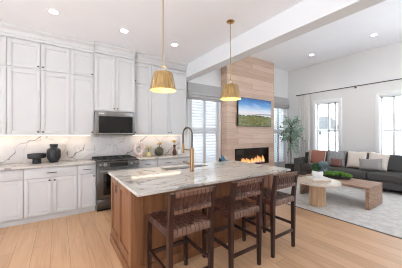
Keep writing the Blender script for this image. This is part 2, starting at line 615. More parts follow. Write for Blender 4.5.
struct('floor', MB().box(WL - 0.2, WR + 0.2, YF, WB + 0.2, -0.12, 0.0), M['floor'])
struct('ceiling', MB().box(WL - 0.2, KX + 0.02, YF, WB + 0.2, KC, KC + 0.12), M['ceiling'])
struct('ceiling.001', MB().box(KX + 0.231, WR + 0.2, YF, WB + 0.2, LC, LC + 0.12), M['ceiling'])
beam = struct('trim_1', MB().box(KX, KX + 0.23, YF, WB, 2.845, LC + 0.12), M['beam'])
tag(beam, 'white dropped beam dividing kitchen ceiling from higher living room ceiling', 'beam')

# back wall with two window openings
w = MB()
OPEN = [(2.93, 3.99), (6.45, 7.36)]
OZ0, OZ1 = 0.22, 2.74
def wall_x(mb, x0, x1, y0, y1, ztop, opens):
    xs = x0
    for a, b, z0, z1 in opens:
        mb.box(xs, a, y0, y1, 0, ztop)
        mb.box(a, b, y0, y1, 0, z0)
        mb.box(a, b, y0, y1, z1, ztop)
        xs = b
    mb.box(xs, x1, y0, y1, 0, ztop)
wall_x(w, WL - 0.2, WR + 0.2, WB, WB + 0.2, LC, [(a, b, OZ0, OZ1) for a, b in OPEN])
struct('wall_back', w, M['wall'])
# right wall: windows along Y (built in canonical frame, then turned)
w = MB()
w.T = Matrix.Translation((WR, 0, 0)) @ ROT_L
# canonical x = -Y
RW = [(-3.76, -3.02), (-1.99, -1.12), (-0.75, 0.1), (0.45, 1.75)]  # last two openings are out of view, added for light
RZ0, RZ1 = 0.55, 2.49
wall_x(w, -WB - 0.2, -YF, 0, 0.2, LC, [(a, b, RZ0, RZ1) for a, b in RW])
struct('wall_right', w, M['wall'])
w = MB().box(WL - 0.2, 4.9, YF - 0.2, YF, 0, LC).box(4.9, 7.4, YF - 0.2, YF, 0, 1.9).box(4.9, 7.4, YF - 0.2, YF, 3.85, LC).box(7.4, WR + 0.2, YF - 0.2, YF, 0, LC)  # unseen wall; its high opening is added to light the living room
struct('wall_front_unseen', w, M['wall'])
struct('wall_left_unseen', MB().box(WL - 0.2, WL, 2.3, WB, 0, KC), M['wall'])  # unseen wall, ended short so daylight enters from the left

# chimney breast with a recess for the fireplace
CX0, CX1, CY = 4.06, 6.255, 4.57
FX0, FX1, FZ0, FZ1 = 4.40, 5.93, 0.46, 0.955
w = MB()
w.box(CX0, FX0, CY, WB, 0, LC)
w.box(FX1, CX1, CY, WB, 0, LC)
w.box(FX0, FX1, CY, WB, 0, FZ0)
w.box(FX0, FX1, CY, WB, FZ1, LC)
w.box(FX0, FX1, WB - 0.03, WB, FZ0, FZ1)
struct('wall_chimney', w, M['chimney'])
struct('wall_backsplash', MB().box(-1.3, KX, WB - 0.012, WB, 0.9145, 1.41), M['backsplash'])
# baseboards
struct('baseboard_back', MB().box(2.76, CX0, WB - 0.016, WB, 0, 0.14, 0.004).box(CX1, WR, WB - 0.016, WB, 0, 0.14, 0.004), M['trim'])
struct('baseboard_right', MB().box(WR - 0.016, WR, -1.5, WB - 0.016, 0, 0.14, 0.004), M['trim'])
# outside
struct('terrace', MB().box(-40, 60, -40, 60, -0.5, -0.3), M['outside'])

# ------------------------------------------------------------------ windows
def window(n, width, z0, z1, loc, rotz, muntins, rails, case=0.09, dy=0.07):
    """canonical: opening x 0..width, room side at y=0, wall goes to +y"""
    r = bpy.data.objects.new('window_%d' % n, None)  # 5 and 6 are out of view, added for light
    COL.objects.link(r)
    r.location = loc
    r.rotation_euler = (0, 0, rotz)
    r['kind'] = 'structure'
    f = MB()
    for a, b, c, d in ((-case, 0.0, z0 - case, z1 + case), (width, width + case, z0 - case, z1 + case)):
        f.box(a, b, -0.022, 0.0, c, d, 0.003)
    f.box(0, width, -0.022, 0.0, z1, z1 + case, 0.003)
    f.box(-case * 1.1, width + case * 1.1, -0.028, 0.0, z1 + case, z1 + case + 0.03, 0.003)
    f.box(0, width, -0.022, 0.0, z0 - case, z0, 0.003)
    # jamb liner
    f.box(0, 0.012, 0, 0.19, z0, z1).box(width - 0.012, width, 0, 0.19, z0, z1)
    f.box(0, width, 0, 0.19, z1 - 0.012, z1).box(0, width, 0, 0.19, z0, z0 + 0.012)
    obj('window_frame', f, M['trim'], r, local=True)
    s = MB()
    s.box(0.012, 0.055, dy, dy + 0.04, z0, z1).box(width - 0.055, width - 0.012, dy, dy + 0.04, z0, z1)
    s.box(0.012, width - 0.012, dy, dy + 0.04, z0, z0 + 0.06).box(0.012, width - 0.012, dy, dy + 0.04, z1 - 0.05, z1)
    for mx in muntins:
        s.box(mx - 0.028, mx + 0.028, dy, dy + 0.04, z0, z1)
    for rz in rails:
        s.box(0.03, width - 0.03, dy + 0.001, dy + 0.039, rz - 0.026, rz + 0.026)
    obj('sash', s, M['trim'], r, local=True)
    obj('pane', MB().box(0.04, width - 0.04, dy + 0.017, dy + 0.023, z0 + 0.03, z1 - 0.03), M['glass'], r, local=True)
    return r
window(1, OPEN[0][1] - OPEN[0][0], OZ0, OZ1, (OPEN[0][0], WB, 0), 0, [0.53], [1.5], case=0.06, dy=0.1)
window(2, OPEN[1][1] - OPEN[1][0], OZ0, OZ1, (OPEN[1][0], WB, 0), 0, [0.45], [1.5], case=0.06, dy=0.1)
window(3, RW[0][1] - RW[0][0], RZ0, RZ1, (WR, -RW[0][0], 0), -PI / 2, [0.40, 0.60], [1.53])
window(5, 0.85, RZ0, RZ1, (WR, -RW[2][0], 0), -PI / 2, [0.28, 0.57], [1.53])  # out of view, added to bring light into the living room
window(6, 1.30, RZ0, RZ1, (WR, -RW[3][0], 0), -PI / 2, [0.43, 0.87], [1.53])  # another unseen window, added as a light source
window(4, RW[1][1] - RW[1][0], RZ0, RZ1, (WR, -RW[1][0], 0), -PI / 2, [0.29, 0.58], [1.53])

# plantation shutters
def shutters(x0, x1, z0, z1, y, label):
    r = thing('plantation_shutter', label, 'shutter', ((x0 + x1) / 2, y, z0), 0, 'plantation shutters')
    f = MB()
    fw = 0.045
    f.box(x0, x0 + fw, y - 0.03, y + 0.02, z0, z1, 0.003).box(x1 - fw, x1, y - 0.03, y + 0.02, z0, z1, 0.003)
    f.box(x0 + fw, x1 - fw, y - 0.03, y + 0.02, z1 - fw, z1, 0.003).box(x0 + fw, x1 - fw, y - 0.03, y + 0.02, z0, z0 + fw, 0.003)
    obj('shutter_frame', f, M['shutter'], r)
    mid = (x0 + x1) / 2
    for a, b in ((x0 + fw, mid - 0.002), (mid + 0.002, x1 - fw)):
        p = MB()
        st = 0.045
        p.box(a, a + st, y - 0.026, y + 0.004, z0 + fw, z1 - fw, 0.002).box(b - st, b, y - 0.026, y + 0.004, z0 + fw, z1 - fw, 0.002)
        for q0, q1 in ((z0 + fw, z0 + fw + 0.08), (1.505, 1.575), (z1 - fw - 0.08, z1 - fw)):
            p.box(a + st, b - st, y - 0.026, y + 0.004, q0, q1)
        pan = obj('shutter_panel', p, M['shutter'], r)
        l = MB()
        for lo, hi in ((z0 + fw + 0.08, 1.505), (1.575, z1 - fw - 0.08)):
            n = int((hi - lo) / 0.078)
            for i in range(n):
                zc = lo + (i + 0.5) * (hi - lo) / n
                l.T = Matrix.Translation(((a + b) / 2, y - 0.011, zc)) @ Matrix.Rotation(math.radians(58), 4, 'X')
                hw = (b - a) / 2 - st - 0.001
                l.box(-hw, hw, -0.042, 0.042, -0.005, 0.005)
        l.T = Matrix.Identity(4)
        obj('louvers', l, M['shutter'], pan)
    return r
shutters(OPEN[0][0] + 0.014, OPEN[0][1] - 0.014, OZ0 + 0.014, OZ1 - 0.014, WB + 0.035, 'white louvered plantation shutter beside the kitchen cabinets')
shutters(OPEN[1][0] + 0.014, OPEN[1][1] - 0.014, OZ0 + 0.014, OZ1 - 0.014, WB + 0.035, 'white louvered plantation shutter behind the leafy indoor tree')

# roman shades
def roman(x0, x1, z0, z1, label):
    yb = WB - 0.026
    r = thing('roman_shade', label, 'window shade', ((x0 + x1) / 2, yb, z0), 0, 'grey roman shades')
    def f(u, v):
        zz = z1 + (z0 - z1) * v
        d = 0.03
        if v > 0.62:
            k = (v - 0.62) / 0.38
            d = 0.035 + 0.035 * abs(math.sin(k * PI * 2.0)) + 0.012 * k
        return (x0 + (x1 - x0) * u, yb - d, zz)
    obj('fabric', MB().grid(f, 2, 48, 0.006), M['shade'], r, smooth=60)
    obj('headrail', MB().box(x0, x1, yb - 0.026, yb, z1 - 0.05, z1), M['shade'], r)
    obj('hem_bar', MB().box(x0, x1, yb - 0.052, yb - 0.012, z0 - 0.03, z0 + 0.002, 0.006), M['shade'], r)
roman(2.86, 4.035, 2.40, 2.82, 'grey linen roman shade beside the kitchen cabinets')
roman(6.30, 7.44, 2.43, 2.82, 'grey linen roman shade in the living room corner')

# ================================================================== KITCHEN
def shaker(mb, x0, x1, z0, z1, y, t=0.02, fr=0.058, rec=0.012):
    mb.box(x0, x0 + fr, y, y + t, z0, z1, 0.0015)
    mb.box(x1 - fr, x1, y, y + t, z0, z1, 0.0015)
    mb.box(x0 + fr, x1 - fr, y, y + t, z1 - fr, z1, 0.0015)
    mb.box(x0 + fr, x1 - fr, y, y + t, z0, z0 + fr, 0.0015)
    mb.box(x0 + fr, x1 - fr, y + rec, y + t, z0 + fr, z1 - fr)

def knob(x, y, z, parent):
    k = MB()
    k.tube([(x, y, z), (x, y - 0.012, z)], 0.005, 8)
    k.sphere((x, y - 0.02, z), 0.014, 1, 0.75, 1, 12, 8)
    obj('knob', k, M['nickel'], parent)

def pull(x, y, z, parent, L=0.13):
    k = MB()
    k.tube([(x - L / 2, y - 0.028, z), (x + L / 2, y - 0.028, z)], 0.006, 8)
    for s in (-1, 1):
        k.tube([(x + s * L * 0.38, y, z), (x + s * L * 0.38, y - 0.028, z)], 0.0045, 8)
    obj('handle', k, M['nickel'], parent)

def base_cabinet(x0, x1, label, doors):
    r = thing('base_cabinet', label, 'cabinet', ((x0 + x1) / 2, 4.55, 0), 0, 'white base cabinets')
    obj('body', MB().box(x0 + 0.0005, x1 - 0.0005, 4.262, WB - 0.001, 0.10, 0.8835), M['cabinet'], r)
    obj('toe_kick', MB().box(x0 + 0.0005, x1 - 0.0005, 4.30, 4.32, 0.0, 0.0995), M['cabinet'], r)
    g = 0.0035
    d = obj('drawer', MB().box(x0 + g, x1 - g, 4.24, 4.2615, 0.712, 0.872, 0.002), M['cabinet'], r)
    pull((x0 + x1) / 2, 4.24, 0.79, d)
    n = doors
    wd = (x1 - x0) / n
    for i in range(n):
        m = MB()
        shaker(m, x0 + i * wd + g, x0 + (i + 1) * wd - g, 0.105, 0.703, 4.24)
        d = obj('door', m, M['cabinet'], r)
        kx = x0 + (i + 1) * wd - 0.035 if (n == 1 or i == 0) else x0 + i * wd + 0.035
        knob(kx, 4.24, 0.662, d)
base_cabinet(-1.27, -0.445, 'white two-door base cabinet at the left edge of the room', 2)
base_cabinet(-0.445, 0.285, 'white two-door base cabinet under the black vase', 2)
base_cabinet(0.285, 0.573, 'narrow white base cabinet touching the range on its left', 1)
base_cabinet(1.342, 1.773, 'white base cabinet touching the range on its right', 1)
base_cabinet(1.773, 2.27, 'white base cabinet under the dark round flower vase', 1)
base_cabinet(2.27, 2.64, 'white base cabinet at the window end of the wall counter', 1)

def slab(x0, x1, label):
    o = obj('countertop', MB().box(x0, x1, 4.19, WB - 0.0005, 0.8845, 0.914, 0.004), M['quartzite'])
    tag(o, label, 'countertop', 'stone wall countertops')
slab(-1.29, 0.572, 'grey veined stone countertop left of the range')
slab(1.343, 2.662, 'grey veined stone countertop right of the range')

def crown(mb, x0, x1, yf, ext0, ext1, z0=2.99, z1=KC):
    prof = [(0.006, z0), (0.006, z0 + 0.045), (0.016, z0 + 0.05), (0.020, z0 + 0.075), (0.036, z0 + 0.11), (0.066, z0 + 0.135), (0.076, z0 + 0.15), (0.076, z1 - 0.0005)]
    rs = []
    for d, z in prof:
        a, b = x0 - d * ext0, x1 + d * ext1
        rs.append([(a, yf - d, z), (b, yf - d, z), (b, WB - 0.001, z), (a, WB - 0.001, z)])
    mb.rings(rs)

def upper_cabinet(x0, x1, yf, label, doors, tiers, knob_side=None, z0=1.41, ext=(0, 0), cut=(0, 0)):
    r = thing('upper_cabinet', label, 'cabinet', ((x0 + x1) / 2, 4.65, z0), 0, 'white upper cabinets')
    obj('body', MB().box(x0 + 0.0005, x1 - 0.0005, yf + 0.021, WB - 0.0125, z0, 2.989), M['cabinet'], r)
    c = MB()
    crown(c, x0 + 0.0005 + cut[0], x1 - 0.0005 - cut[1], yf, *ext)
    obj('crown_molding', c, M['cabinet'], r, smooth=25)
    g = 0.003
    wd = (x1 - x0) / doors
    for a, b in tiers:
        for i in range(doors):
            m = MB()
            shaker(m, x0 + i * wd + g, x0 + (i + 1) * wd - g, a, b, yf)
            d = obj('door', m, M['cabinet'], r)
            if doors == 1:
                kx = x1 - 0.032 if knob_side == 'R' else x0 + 0.032
            else:
                kx = x0 + (i + 1) * wd - 0.032 if i == 0 else x0 + i * wd + 0.032
            knob(kx, yf, a + 0.045, d)
T2 = [(1.414, 2.49), (2.525, 2.962)]
upper_cabinet(-0.675, 0.182, 4.50, 'tall white two-tier upper cabinet above the black vase', 2, T2)
upper_cabinet(-1.53, -0.675, 4.50, 'tall white two-tier upper cabinet at the left edge of the room', 2, T2)
upper_cabinet(0.182, 0.573, 4.50, 'narrow white upper cabinet touching the microwave cabinet on its left', 1, T2, 'R')
upper_cabinet(0.573, 1.342, 4.42, 'deeper white two-door upper cabinet directly over the microwave', 2, [(1.885, 2.962)], z0=1.875)
upper_cabinet(1.342, 1.735, 4.50, 'narrow white upper cabinet touching the microwave cabinet on its right', 1, T2, 'L')
upper_cabinet(1.735, 2.649, 4.50, 'wide white two-door upper cabinet beside the shuttered window', 2, T2)

# microwave
r = thing('microwave', 'stainless over-the-range microwave with black glass door under the upper cabinets', 'microwave', (0.957, 4.6, 1.405))
x0, x1, yf = 0.576, 1.339, 4.40
obj('body', MB().box(x0, x1, yf + 0.025, WB - 0.0125, 1.405, 1.8745), M['darksteel'], r)
d = MB()
d.box(x0, x0 + 0.065, yf, yf + 0.024, 1.412, 1.872, 0.004)
d.box(x1 - 0.05, x1, yf, yf + 0.024, 1.412, 1.872, 0.004)
d.box(x0 + 0.065, x1 - 0.05, yf, yf + 0.024, 1.772, 1.872, 0.004)
d.box(x0 + 0.065, x1 - 0.05, yf, yf + 0.024, 1.412, 1.442, 0.004)
d = obj('door', d, M['steel'], r)
obj('door_glass', MB().box(x0 + 0.065, x1 - 0.05, yf + 0.004, yf + 0.024, 1.442, 1.772), M['blackglass'], d)
l = MB()
for i, wdt in enumerate((0.016, 0.010, 0.014, 0.010, 0.016)):
    l.box(x0 + 0.07 + i * 0.019, x0 + 0.07 + i * 0.019 + wdt, yf - 0.001, yf + 0.001, 1.812, 1.832)
obj('logo_mark', l, M['plate'], d)
obj('vent_grille', MB().box(x0 + 0.03, x1 - 0.03, yf + 0.028, yf + 0.2, 1.399, 1.405), M['castiron'], r)

# range
r = thing('range', 'slide-in stainless range with dark glass oven door between the base cabinets', 'range', (0.957, 4.5, 0))
x0, x1 = 0.576, 1.339
obj('body', MB().box(x0, x1, 4.20, WB - 0.013, 0.035, 0.905), M['darksteel'], r)
obj('cooktop', MB().box(x0 - 0.003, x1 + 0.003, 4.165, WB - 0.015, 0.9055, 0.922, 0.003), M['blackglass'], r)
g = MB()
for gx in (0.70, 0.957, 1.215):
    for yy in (4.34, 4.50, 4.66):
        g.box(gx - 0.115, gx + 0.115, yy - 0.006, yy + 0.006, 0.934, 0.946, 0.002)
    for xx in (-0.11, 0, 0.11):
        g.box(gx + xx - 0.006, gx + xx + 0.006, 4.28, 4.72, 0.934, 0.946, 0.002)
    for xx in (-0.11, 0.11):
        for yy in (4.29, 4.71):
            g.box(gx + xx - 0.006, gx + xx + 0.006, yy - 0.006, yy + 0.006, 0.922, 0.936)
obj('burner_grate', g, M['castiron'], r)
obj('rear_vent_trim', MB().box(x0, x1, 4.73, WB - 0.014, 0.922, 0.958, 0.004), M['castiron'], r)
p = MB().hexa([(x0, 4.135, 0.80), (x1, 4.135, 0.80), (x1, 4.2, 0.80), (x0, 4.2, 0.80), (x0, 4.165, 0.904), (x1, 4.165, 0.904), (x1, 4.2, 0.904), (x0, 4.2, 0.904)])
cp = obj('control_panel', p, M['darksteel'], r)
tilt = Matrix.Rotation(math.atan2(0.03, 0.104), 4, 'X')
obj('display', MB().hexa([(0.80, 4.1385, 0.815), (1.12, 4.1385, 0.815), (1.12, 4.147, 0.815), (0.80, 4.147, 0.815), (0.80, 4.1585, 0.888), (1.12, 4.1585, 0.888), (1.12, 4.168, 0.888), (0.80, 4.168, 0.888)]), M['blackglass'], cp)
for kx, kr in ((0.635, 0.021), (0.72, 0.03), (1.19, 0.023), (1.285, 0.023)):
    k = MB()
    k.T = Matrix.Translation((kx, 4.149, 0.853)) @ Matrix.Rotation(PI / 2 - 0.28, 4, 'X')
    k.lathe([(kr * 1.12, -0.002), (kr * 1.12, 0.006), (kr, 0.008), (kr * 0.92, 0.030), (kr * 0.8, 0.034)], seg=20)
    obj('knob', k, M['steel'], r)
d = MB()
d.box(x0, x1, 4.155, 4.199, 0.235, 0.79, 0.006)
d = obj('oven_door', d, M['darksteel'], r)
obj('oven_window', MB().box(x0 + 0.11, x1 - 0.11, 4.151, 4.158, 0.30, 0.685, 0.004), M['blackglass'], d)
h = MB()
h.tube([(x0 + 0.05, 4.10, 0.745), (x1 - 0.05, 4.10, 0.745)], 0.013, 12)
for s in (x0 + 0.08, x1 - 0.08):
    h.box(s - 0.011, s + 0.011, 4.10, 4.157, 0.735, 0.755, 0.003)
obj('handle', h, M['steel'], d)
d = obj('storage_drawer', MB().box(x0, x1, 4.158, 4.199, 0.045, 0.225, 0.006), M['darksteel'], r)
obj('kick_plate', MB().box(x0 + 0.01, x1 - 0.01, 4.215, 4.235, 0.0, 0.04), M['castiron'], r)

# under-cabinet lights
def strip(x0, x1, label):
    r = thing('under_cabinet_light', label, 'light', ((x0 + x1) / 2, 4.72, 1.394), 0, 'warm under-cabinet strips')
    obj('housing', MB().box(x0, x1, 4.70, 4.745, 1.402, 1.4095), M['trim'], r)
    obj('diffuser', MB().box(x0 + 0.005, x1 - 0.005, 4.704, 4.741, 1.394, 1.402), M['ledstrip'], r)
    L = bpy.data.lights.new('strip_lamp', 'AREA')
    L.shape = 'RECTANGLE'
    L.size = x1 - x0
    L.size_y = 0.03
    L.energy = 0.5 * (x1 - x0)
    L.color = (1.0, 0.82, 0.62)
    lo = bpy.data.objects.new('strip_lamp', L)
    COL.objects.link(lo)
    lo.parent = r
    lo.location = (0, 0, -0.004)
strip(-1.45, 0.54, 'warm light strip under the upper cabinets left of the microwave')
strip(1.38, 2.60, 'warm light strip under the upper cabinets right of the microwave')

# backsplash outlet
r = thing('wall_outlet', 'white outlet plate on the marble backsplash beside the black vase', 'outlet', (0.12, WB - 0.012, 1.22))
obj('cover_plate', MB().box(0.08, 0.155, WB - 0.019, WB - 0.0122, 1.205, 1.325, 0.003), M['splashplate'], r)
obj('socket', MB().box(0.10, 0.135, WB - 0.022, WB - 0.0185, 1.225, 1.258, 0.002).box(0.10, 0.135, WB - 0.022, WB - 0.0185, 1.272, 1.305, 0.002), M['splashplate'], r)

# ------------------------------------------------------------------ island
IX0, IX1, IY0, IY1 = 0.58, 2.78, 2.04, 2.96
r = thing('kitchen_island', 'brown stained wood island base with recessed panels under the stone top', 'island', ((IX0 + IX1) / 2, 2.5, 0))
obj('body', MB().box(IX0 + 0.021, IX1 - 0.021, IY0 + 0.021, 2.44, 0.0, 0.8835).box(IX0 + 0.021, 1.1, 2.44, IY1 - 0.021, 0.0, 0.8835).box(2.06, IX1 - 0.021, 2.44, IY1 - 0.021, 0.0, 0.8835).box(1.1, 2.06, 2.44, IY1 - 0.021, 0.0, 0.60), M['island'], r)
def end_panel(T):
    m = MB()
    m.T = T
    Lr = IY1 - IY0
    st, ra = 0.085, 0.085
    m.box(0, st, 0, 0.02, 0.0, 0.8835, 0.002).box(Lr / 2 - st / 2, Lr / 2 + st / 2, 0, 0.02, 0.0, 0.8835, 0.002).box(Lr - st, Lr, 0, 0.02, 0.0, 0.8835, 0.002)
    for a, b in ((st, Lr / 2 - st / 2), (Lr / 2 + st / 2, Lr - st)):
        m.box(a, b, 0, 0.02, 0.8835 - ra, 0.8835, 0.002).box(a, b, 0, 0.02, 0.0, 0.21, 0.002)
        m.box(a, b, 0.014, 0.02, 0.21, 0.8835 - ra)
    m.box(0, Lr, -0.012, 0, 0.0, 0.105, 0.003)
    return m
obj('end_panel', end_panel(Matrix.Translation((IX0, IY1, 0)) @ ROT_L), M['island'], r)
obj('end_panel', end_panel(Matrix.Translation((IX1, IY0, 0)) @ Matrix.Rotation(PI / 2, 4, 'Z')), M['island'], r)
m = MB()
fx0, fx1 = IX0 + 0.0205, IX1 - 0.0205
m.box(fx0, fx1, IY0 + 0.008, IY0 + 0.0205, 0, 0.8835)
for a, b in ((fx0, fx0 + 0.11), (fx1 - 0.09, fx1)):
    m.box(a, b, IY0, IY0 + 0.008, 0, 0.8835, 0.002)
m.box(fx0, fx1, IY0 - 0.006, IY0 + 0.008, 0, 0.105, 0.003)
obj('seating_panel', m, M['island'], r)
m = MB()
for i in range(3):
    a = IX0 + 0.0205 + i * (IX1 - IX0 - 0.041) / 3
    b = a + (IX1 - IX0 - 0.041) / 3
    m.T = Matrix.Translation((b, IY1, 0)) @ Matrix.Rotation(PI, 4, 'Z')
    shaker(m, 0.002, b - a - 0.002, 0.10, 0.88, 0)
obj('cabinet_front', m, M['island'], r)

o = thing('outlet_cover', 'small grey outlet plate on the left end panel of the island', 'outlet', (IX0, 2.72, 0.74))
m = MB()
m.box(IX0 + 0.006, IX0 + 0.0135, 2.69, 2.755, 0.695, 0.81, 0.002)
obj('cover_plate', m, M['greyplate'], o)
m = MB()
m.box(IX0 + 0.003, IX0 + 0.0065, 2.705, 2.74, 0.71, 0.745, 0.001).box(IX0 + 0.003, IX0 + 0.0065, 2.705, 2.74, 0.76, 0.795, 0.001)
obj('socket', m, M['castiron'], o)
o = thing('outlet_cover', 'slate blue rounded cover plate low on the island front by the right stool', 'outlet', (2.61, IY0, 0.46))
m = MB()
pts = [(-0.042, 0.0), (0.042, 0.0), (0.042, 0.11)] + [(0.042 * math.cos(t * PI / 8), 0.11 + 0.042 * math.sin(t * PI / 8)) for t in range(1, 8)] + [(-0.042, 0.11)]
m.T = Matrix.Translation((2.61, IY0 + 0.0078, 0.46)) @ Matrix.Rotation(PI / 2, 4, 'X')
m.poly(pts, 0, 0.012, 0.002)
obj('cover_plate', m, M['slate'], o)
m = MB().box(2.595, 2.625, IY0 - 0.008, IY0 - 0.004, 0.49, 0.53, 0.001)
obj('socket', m, M['castiron'], o)

# slab with a sink cut-out
SX0, SX1, SY0, SY1 = 1.25, 1.98, 2.66, 2.87
m = MB()
def ringslab(bm, zs):
    tb = bmesh.new()
    def rect(x0, x1, y0, y1, z):
        return [tb.verts.new(p) for p in ((x0, y0, z), (x1, y0, z), (x1, y1, z), (x0, y1, z))]
    e = 0.004
    ro = [rect(0.555 + e, 2.80 - e, 1.762 + e, 3.04 - e, zs[0]), rect(0.555, 2.80, 1.762, 3.04, zs[0] + e), rect(0.555, 2.80, 1.762, 3.04, zs[1] - e), rect(0.555 + e, 2.80 - e, 1.762 + e, 3.04 - e, zs[1])]
    ri = [rect(SX0, SX1, SY0, SY1, zs[0]), rect(SX0, SX1, SY0, SY1, zs[1])]
    for a, b in zip(ro, ro[1:]):
        for i in range(4):
            tb.faces.new((a[i], a[(i + 1) % 4], b[(i + 1) % 4], b[i]))
    for i in range(4):
        j = (i + 1) % 4
        tb.faces.new((ri[0][i], ri[1][i], ri[1][j], ri[0][j]))
        tb.faces.new((ro[3][i], ro[3][j], ri[1][j], ri[1][i]))
        tb.faces.new((ro[0][i], ri[0][i], ri[0][j], ro[0][j]))
    bm._add(tb)
ringslab(m, (0.884, 0.914))
o = obj('island_countertop', m, M['quartzite'])
tag(o, 'polished beige grey veined stone slab topping the island', 'countertop')
r = thing('sink', 'undermount steel sink set into the island countertop', 'sink', ((SX0 + SX1) / 2, (SY0 + SY1) / 2, 0.66))
m = MB()
t = 0.008
m.box(SX0 - t, SX0, SY0 - t, SY1 + t, 0.68, 0.8838).box(SX1, SX1 + t, SY0 - t, SY1 + t, 0.68, 0.8838)
m.box(SX0, SX1, SY0 - t, SY0, 0.68, 0.8838).box(SX0, SX1, SY1, SY1 + t, 0.68, 0.8838)
m.box(SX0 - t, SX1 + t, SY0 - t, SY1 + t, 0.672, 0.68)
obj('basin', m, M['steel'], r)
obj('drain', MB().lathe([(0.045, 0.0), (0.045, 0.004), (0.03, 0.003)], (1.58, 2.765, 0.68), 20), M['steel'], r)

# faucet with a spring hose
FXc, FYc = 1.515, 2.42
r = thing('faucet', 'tall bronze spring-neck faucet on the island beside the sink', 'faucet', (FXc, FYc, 0.914))
m = MB()
m.lathe([(0.036, 0.0), (0.036, 0.006), (0.029, 0.010), (0.0285, 0.30), (0.022, 0.31), (0.014, 0.32)], (FXc, FYc, 0.914), 20)
obj('body', m, M['bronze'], r)
hp = []
for i in range(31):
    k = i / 30
    if k < 0.35:
        hp.append((FXc, FYc, 1.21 + k / 0.35 * 0.20))
    elif k < 0.8:
        a = (k - 0.35) / 0.45 * PI
        hp.append((FXc, FYc + 0.125 - 0.125 * math.cos(a), 1.41 + 0.105 * math.sin(a)))
    else:
        hp.append((FXc, FYc + 0.25, 1.41 - (k - 0.8) / 0.2 * 0.14))
dense = []
for a, b in zip(hp, hp[1:]):
    for q in range(3):
        dense.append(tuple(a[j] + (b[j] - a[j]) * q / 3 for j in range(3)))
dense.append(hp[-1])
obj('spring_hose', MB().tube(dense, [0.0135 if i % 2 else 0.0105 for i in range(len(dense))], 10), M['nickel'], r, smooth=20)
obj('spray_head', MB().lathe([(0.013, 0.0), (0.021, 0.008), (0.021, 0.075), (0.016, 0.115), (0.013, 0.135)], (FXc, FYc + 0.25, 1.14), 18), M['bronze'], r)
obj('support_arm', MB().tube([(FXc, FYc, 1.20), (FXc, FYc + 0.25, 1.20)], 0.008, 10), M['bronze'], r)
m = MB()
m.tube([(FXc, FYc, 1.02), (FXc - 0.055, FYc + 0.01, 1.02)], 0.013, 12)
m.tube([(FXc - 0.05, FYc + 0.01, 1.02), (FXc - 0.13, FYc + 0.02, 1.045)], [0.009, 0.0065], 10)
obj('lever_handle', m, M['bronze'], r)

# ornament at the far corner
r = thing('bird_ornament', 'small teal bird-like ornament with a raised wing on the far island corner', 'ornament', (2.56, 2.99, 0.914))
m = MB()
m.T = Matrix.Translation((2.56, 2.985, 0.914))
m.rings([[(x + dx * 0.6, sw * math.cos(t * PI / 4), 0.0225 + dz + hh * math.sin(t * PI / 4)) for t in range(8)] for x, sw, hh, dx, dz in ((-0.085, 0.004, 0.004, 0, 0.03), (-0.065, 0.018, 0.018, 0, 0.022), (-0.03, 0.024, 0.020, 0, 0.0), (0.02, 0.026, 0.022, 0, 0.0), (0.06, 0.016, 0.012, 0, -0.008), (0.12, 0.010, 0.005, 0, -0.015))])
bd = obj('body', m, M['teal'], r, smooth=60)
m = MB()
m.T = Matrix.Translation((2.56, 2.985, 0.914))
m.hexa([(-0.03, -0.012, 0.03), (0.05, -0.012, 0.03), (0.05, 0.012, 0.03), (-0.03, 0.012, 0.03), (-0.032, -0.002, 0.12), (-0.022, -0.002, 0.12), (-0.022, 0.002, 0.12), (-0.032, 0.002, 0.12)])
obj('wing', m, M['teal'], r)
m = MB()
m.T = Matrix.Translation((2.56, 2.985, 0.914))
m.hexa([(-0.10, -0.02, 0.0), (-0.055, -0.02, 0.0), (-0.055, 0.02, 0.0), (-0.10, 0.02, 0.0), (-0.09, -0.004, 0.065), (-0.08, -0.004, 0.065), (-0.08, 0.004, 0.065), (-0.09, 0.004, 0.065)])
obj('head', m, M['blackmetal'], r)

